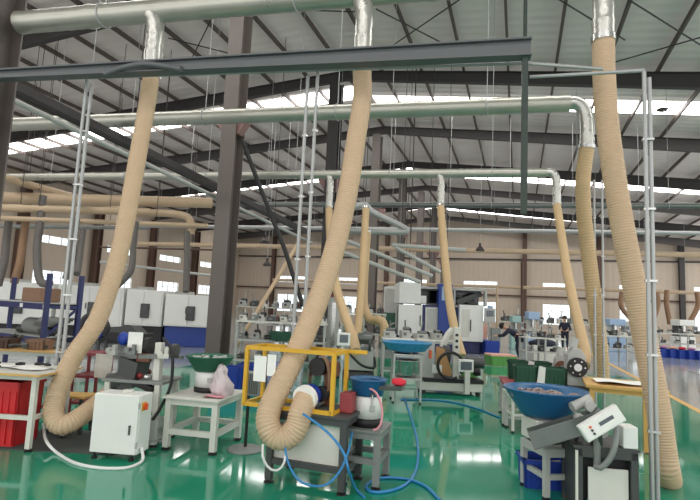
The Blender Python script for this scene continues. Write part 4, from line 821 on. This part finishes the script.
bench_row('bench of dark machines past the yellowish hoses, before the far wall', 600, 645, 320, 21, (.5, 1.0), MS, (4, 5), .5, 'grey machine on the bench before the far wall, past the yellowish hoses', 'machines past the yellowish hoses', 4)
bench_row('farthest bench of dark machines, beside the blue crates', 655, 712, 322, 26, (.6, 1.1), MS[1:2]+MS[:1], (4, 6), .7, 'dark machine on the farthest bench by the blue crates', 'machines by the blue crates', 6)
bench_row('bench of machines under the far windows past the machining centre', 500, 600, 316, 36, (.7, 1.2), MS, (5, 9), .8, 'grey machine under the far windows past the machining centre', 'machines under the far windows', 8)
def press(label, u, vb, vt, w, m_, m2):
    p = fp(u, vb); k = dp(p)/FOC; h = (vb-vt)*k; t = thing('press_machine', label, 'machine', p, VW)
    G().box((0, 0, h*.22), (w, w*.9, h*.44)).build('base', m_, t, .02); G().box((0, w*.3, h*.6), (w*.7, w*.3, h*.5)).build('column', m2, t, .02); G().box((0, 0, h*.9), (w*.9, w*.9, h*.2)).build('head', m_, t, .03)
    G().cyl((0, -.1*w, h*.8), (0, -.1*w, h*.6), w*.12).build('spindle', 'stainless', t); G().box((0, -.1*w, h*.47), (w*.8, w*.6, h*.05)).build('table_plate', 'gunmetal', t); c = G().box((w*.55, -.35*w, h*.7), (w*.25, w*.12, h*.22)).build('control_panel', 'lgrey', t); G().box((w*.55, -.42*w, h*.73), (w*.18, .015, h*.1)).build('screen', 'screen', c)
    return t
press('pale blue press past the machining centre, below the far window', 532, 350, 312, .62, 'lblue', 'offw'); press('pale teal press beside the pale blue one, nearer the machining centre', 515, 349, 316, .5, 'teal', 'lgrey')
press('pale blue and white press between the two hoses over the wooden table', 614, 351, 319, .95, 'lblue', 'white'); press('white portal press by the dark gable column', 683, 350, 320, 1.0, 'white', 'dgrey'); press('pale grey press under the far window, half behind the widest hose', 629, 349, 322, .8, 'lgrey', 'gunmetal')
for k in range(6):
    o = crate('blue plastic crate in the row on the grey walkway, before the farthest bench', P(662+9.3*k, 357+.7*k, z=0), VW, .42, .5, .4, 'blue2', 'blue crates on the grey walkway')
for k, m_ in enumerate(('purple', 'salmon', 'redc', 'purple')):
    o = G().blob((0, 0, .06), (.36, .26, .13), 12, .1).build('bagged_goods', m_); o.location = P(664+9.3*k, 357+.7*k, z=0)+Vector((0, 0, .40)); tag(o, ['purple bagged goods on the first blue crate of the walkway row', 'salmon bagged goods on the second blue crate of the walkway row', 'red bagged goods on the third blue crate of the walkway row', 'purple bagged goods on the fourth blue crate of the walkway row'][k], 'bag')
tp = thing('covered_pile', 'navy cloth draped over a low pile beside the bending worker', 'pile', fp(545, 362), VW); G().box((0, .2, .3), (.95, .7, .6)).build('pallet_load', 'offw', tp, .02); G().blob((0, .2, .64), (1.1, .8, .34), 16, .06).build('cover_cloth', 'navycloth', tp)
# ------------------------------------------------------------------ workers
def person(label, p, rz, J, cloth=('navycloth', 'navycloth')):
    """J: joints (x right, y ahead, z up). One skinned body; jacket, trousers and hair are its children"""
    t_ = bpy.data.objects
    def skin(name, chains, m, parent=None):
        vs, es, rs = [], [], []; ix = {}
        for ch in chains:
            pr = None
            for key, co, r in ch:
                if key not in ix: ix[key] = len(vs); vs.append(co); rs.append(r)
                if pr is not None: es.append((pr, ix[key]))
                pr = ix[key]
        me = bpy.data.meshes.new(name); me.from_pydata([tuple(v) for v in vs], es, []); me.materials.append(M[m])
        o = bpy.data.objects.new(name, me); COL.objects.link(o); o.parent = parent
        bmk = __import__('bmesh').new(); bmk.from_mesh(me); L = bmk.verts.layers.skin.verify()
        for v, r in zip(bmk.verts, rs): v[L].radius = (r, r)
        bmk.verts.ensure_lookup_table(); bmk.verts[0][L].use_root = True; bmk.to_mesh(me); bmk.free()
        s = o.modifiers.new('s', 'SKIN'); s.use_smooth_shade = True; ss = o.modifiers.new('u', 'SUBSURF'); ss.levels = 1; ss.render_levels = 2
        return o
    V = {k: Vector(v) for k, v in J.items()}; ch = [[('pel', V['pel'], .13), ('waist', V['pel'].lerp(V['chest'], .45), .125), ('chest', V['chest'], .14), ('neck', V['neck'], .055), ('jaw', V['neck'].lerp(V['head'], .5), .075), ('head', V['head'], .098), ('top', V['head']+(V['head']-V['neck'])*.45, .07)]]
    nose = V['head']+Vector((0, .115, -.01)); ch.append([('head', V['head'], .098), ('nose', nose, .018)])
    cl = {'jacket': [[('pel', V['pel'], .145), ('waist', V['pel'].lerp(V['chest'], .45), .14), ('chest', V['chest'], .155), ('collar', V['chest'].lerp(V['neck'], .75), .075)]], 'trousers': [[('pel', V['pel'], .14)]]}
    for s in 'lr':
        sh, el, wr, hp_, kn, an = (V[k+s] for k in ('sh', 'el', 'wr', 'hip', 'kn', 'an')); dv = (wr-el).normalized(); sd = Vector((1 if s == 'r' else -1, 0, 0))
        ch += [[('chest', V['chest'], .14), ('sh'+s, sh, .06), ('el'+s, el, .045), ('wr'+s, wr, .03), ('pm'+s, wr+dv*.07, .034)], [('pel', V['pel'], .13), ('hip'+s, hp_, .09), ('kn'+s, kn, .06), ('an'+s, an, .042), ('toe'+s, an+Vector((0, .15, -.045)), .035)]]
        for f in range(4): b_ = wr+dv*.1+sd*(.027-.018*f); ch.append([('pm'+s, wr+dv*.07, .034), ('f%d%s' % (f, s), b_, .0095), ('g%d%s' % (f, s), b_+dv*(.045-.006*abs(f-1))+Vector((0, 0, -.012)), .008), ('h%d%s' % (f, s), b_+dv*(.07-.01*abs(f-1))+Vector((0, 0, -.035)), .007)])
        ch.append([('wr'+s, wr, .03), ('ta'+s, wr+dv*.04-sd*.04, .011), ('tb'+s, wr+dv*.075-sd*.055+Vector((0, 0, -.015)), .009)])
        cl['jacket'].append([('chest', V['chest'], .155), ('sh'+s, sh, .075), ('el'+s, el, .058), ('cuff'+s, el.lerp(wr, .9), .045)]); cl['trousers'].append([('pel', V['pel'], .14), ('hip'+s, hp_, .105), ('kn'+s, kn, .075), ('hem'+s, kn.lerp(an, .93), .06)])
    o = skin('person', ch, 'skin'); o.location = p; o.rotation_euler = (0, 0, rz); tag(o, label, 'person')
    for k, m_ in zip(('jacket', 'trousers'), cloth): skin(k, cl[k], m_, o)
    ax = (V['head']-V['neck']).normalized(); c = V['head']+ax*.03+Vector((0, -.02, .02)); G().lathe([(.125*sin(a), -.125*cos(a)*1.05) for a in [pi*.42+i*pi*.058 for i in range(11)]], c, 18, ax).build('hair', 'hair', o)
    g = G()
    for s in (-1, 1): g.blob(V['head']+Vector((s*.036, .092, .012)), (.022, .014, .014))
    g.build('eyes', 'hair', o)
    return o
JB = dict(pel=(0, 0, .86), chest=(0, .33, 1.08), neck=(0, .47, 1.16), head=(0, .58, 1.20), shl=(-.19, .36, 1.08), shr=(.19, .36, 1.08), ell=(-.24, .56, .88), elr=(.24, .56, .88), wrl=(-.14, .78, .86), wrr=(.14, .78, .86), hipl=(-.1, 0, .82), hipr=(.1, 0, .82), knl=(-.11, .08, .46), knr=(.11, .04, .46), anl=(-.11, -.03, .08), anr=(.11, -.05, .08))
person('worker in dark clothes with black hair bending over beside the machining centre', fp(519, 361), VW+R(75), JB)
JS = dict(pel=(0, 0, .90), chest=(0, .05, 1.25), neck=(0, .08, 1.43), head=(0, .11, 1.56), shl=(-.19, .05, 1.33), shr=(.19, .05, 1.33), ell=(-.25, .08, 1.06), elr=(.25, .08, 1.06), wrl=(-.17, .3, 1.02), wrr=(.17, .3, 1.02), hipl=(-.1, 0, .86), hipr=(.1, 0, .86), knl=(-.11, .04, .48), knr=(.11, .02, .48), anl=(-.11, 0, .08), anr=(.11, -.03, .08))
person('dark-clothed worker standing under the far window, seen past the green trays', fp(565, 350), VW+R(150), JS)
# ------------------------------------------------------------------ light and output
w = bpy.data.worlds.new('world'); SC.world = w; w.use_nodes = True
bg = w.node_tree.nodes['Background']; bg.inputs[0].default_value = (1, .99, .97, 1); bg.inputs[1].default_value = 2.2
SC.view_settings.view_transform = 'Standard'; SC.view_settings.look = 'None'; SC.view_settings.gamma = 1; SC.view_settings.use_curve_mapping = False
SC.view_settings.exposure = -0.18
SC.cycles.use_denoising = True; SC.cycles.max_bounces = 8; SC.cycles.diffuse_bounces = 4; SC.cycles.sample_clamp_indirect = 8
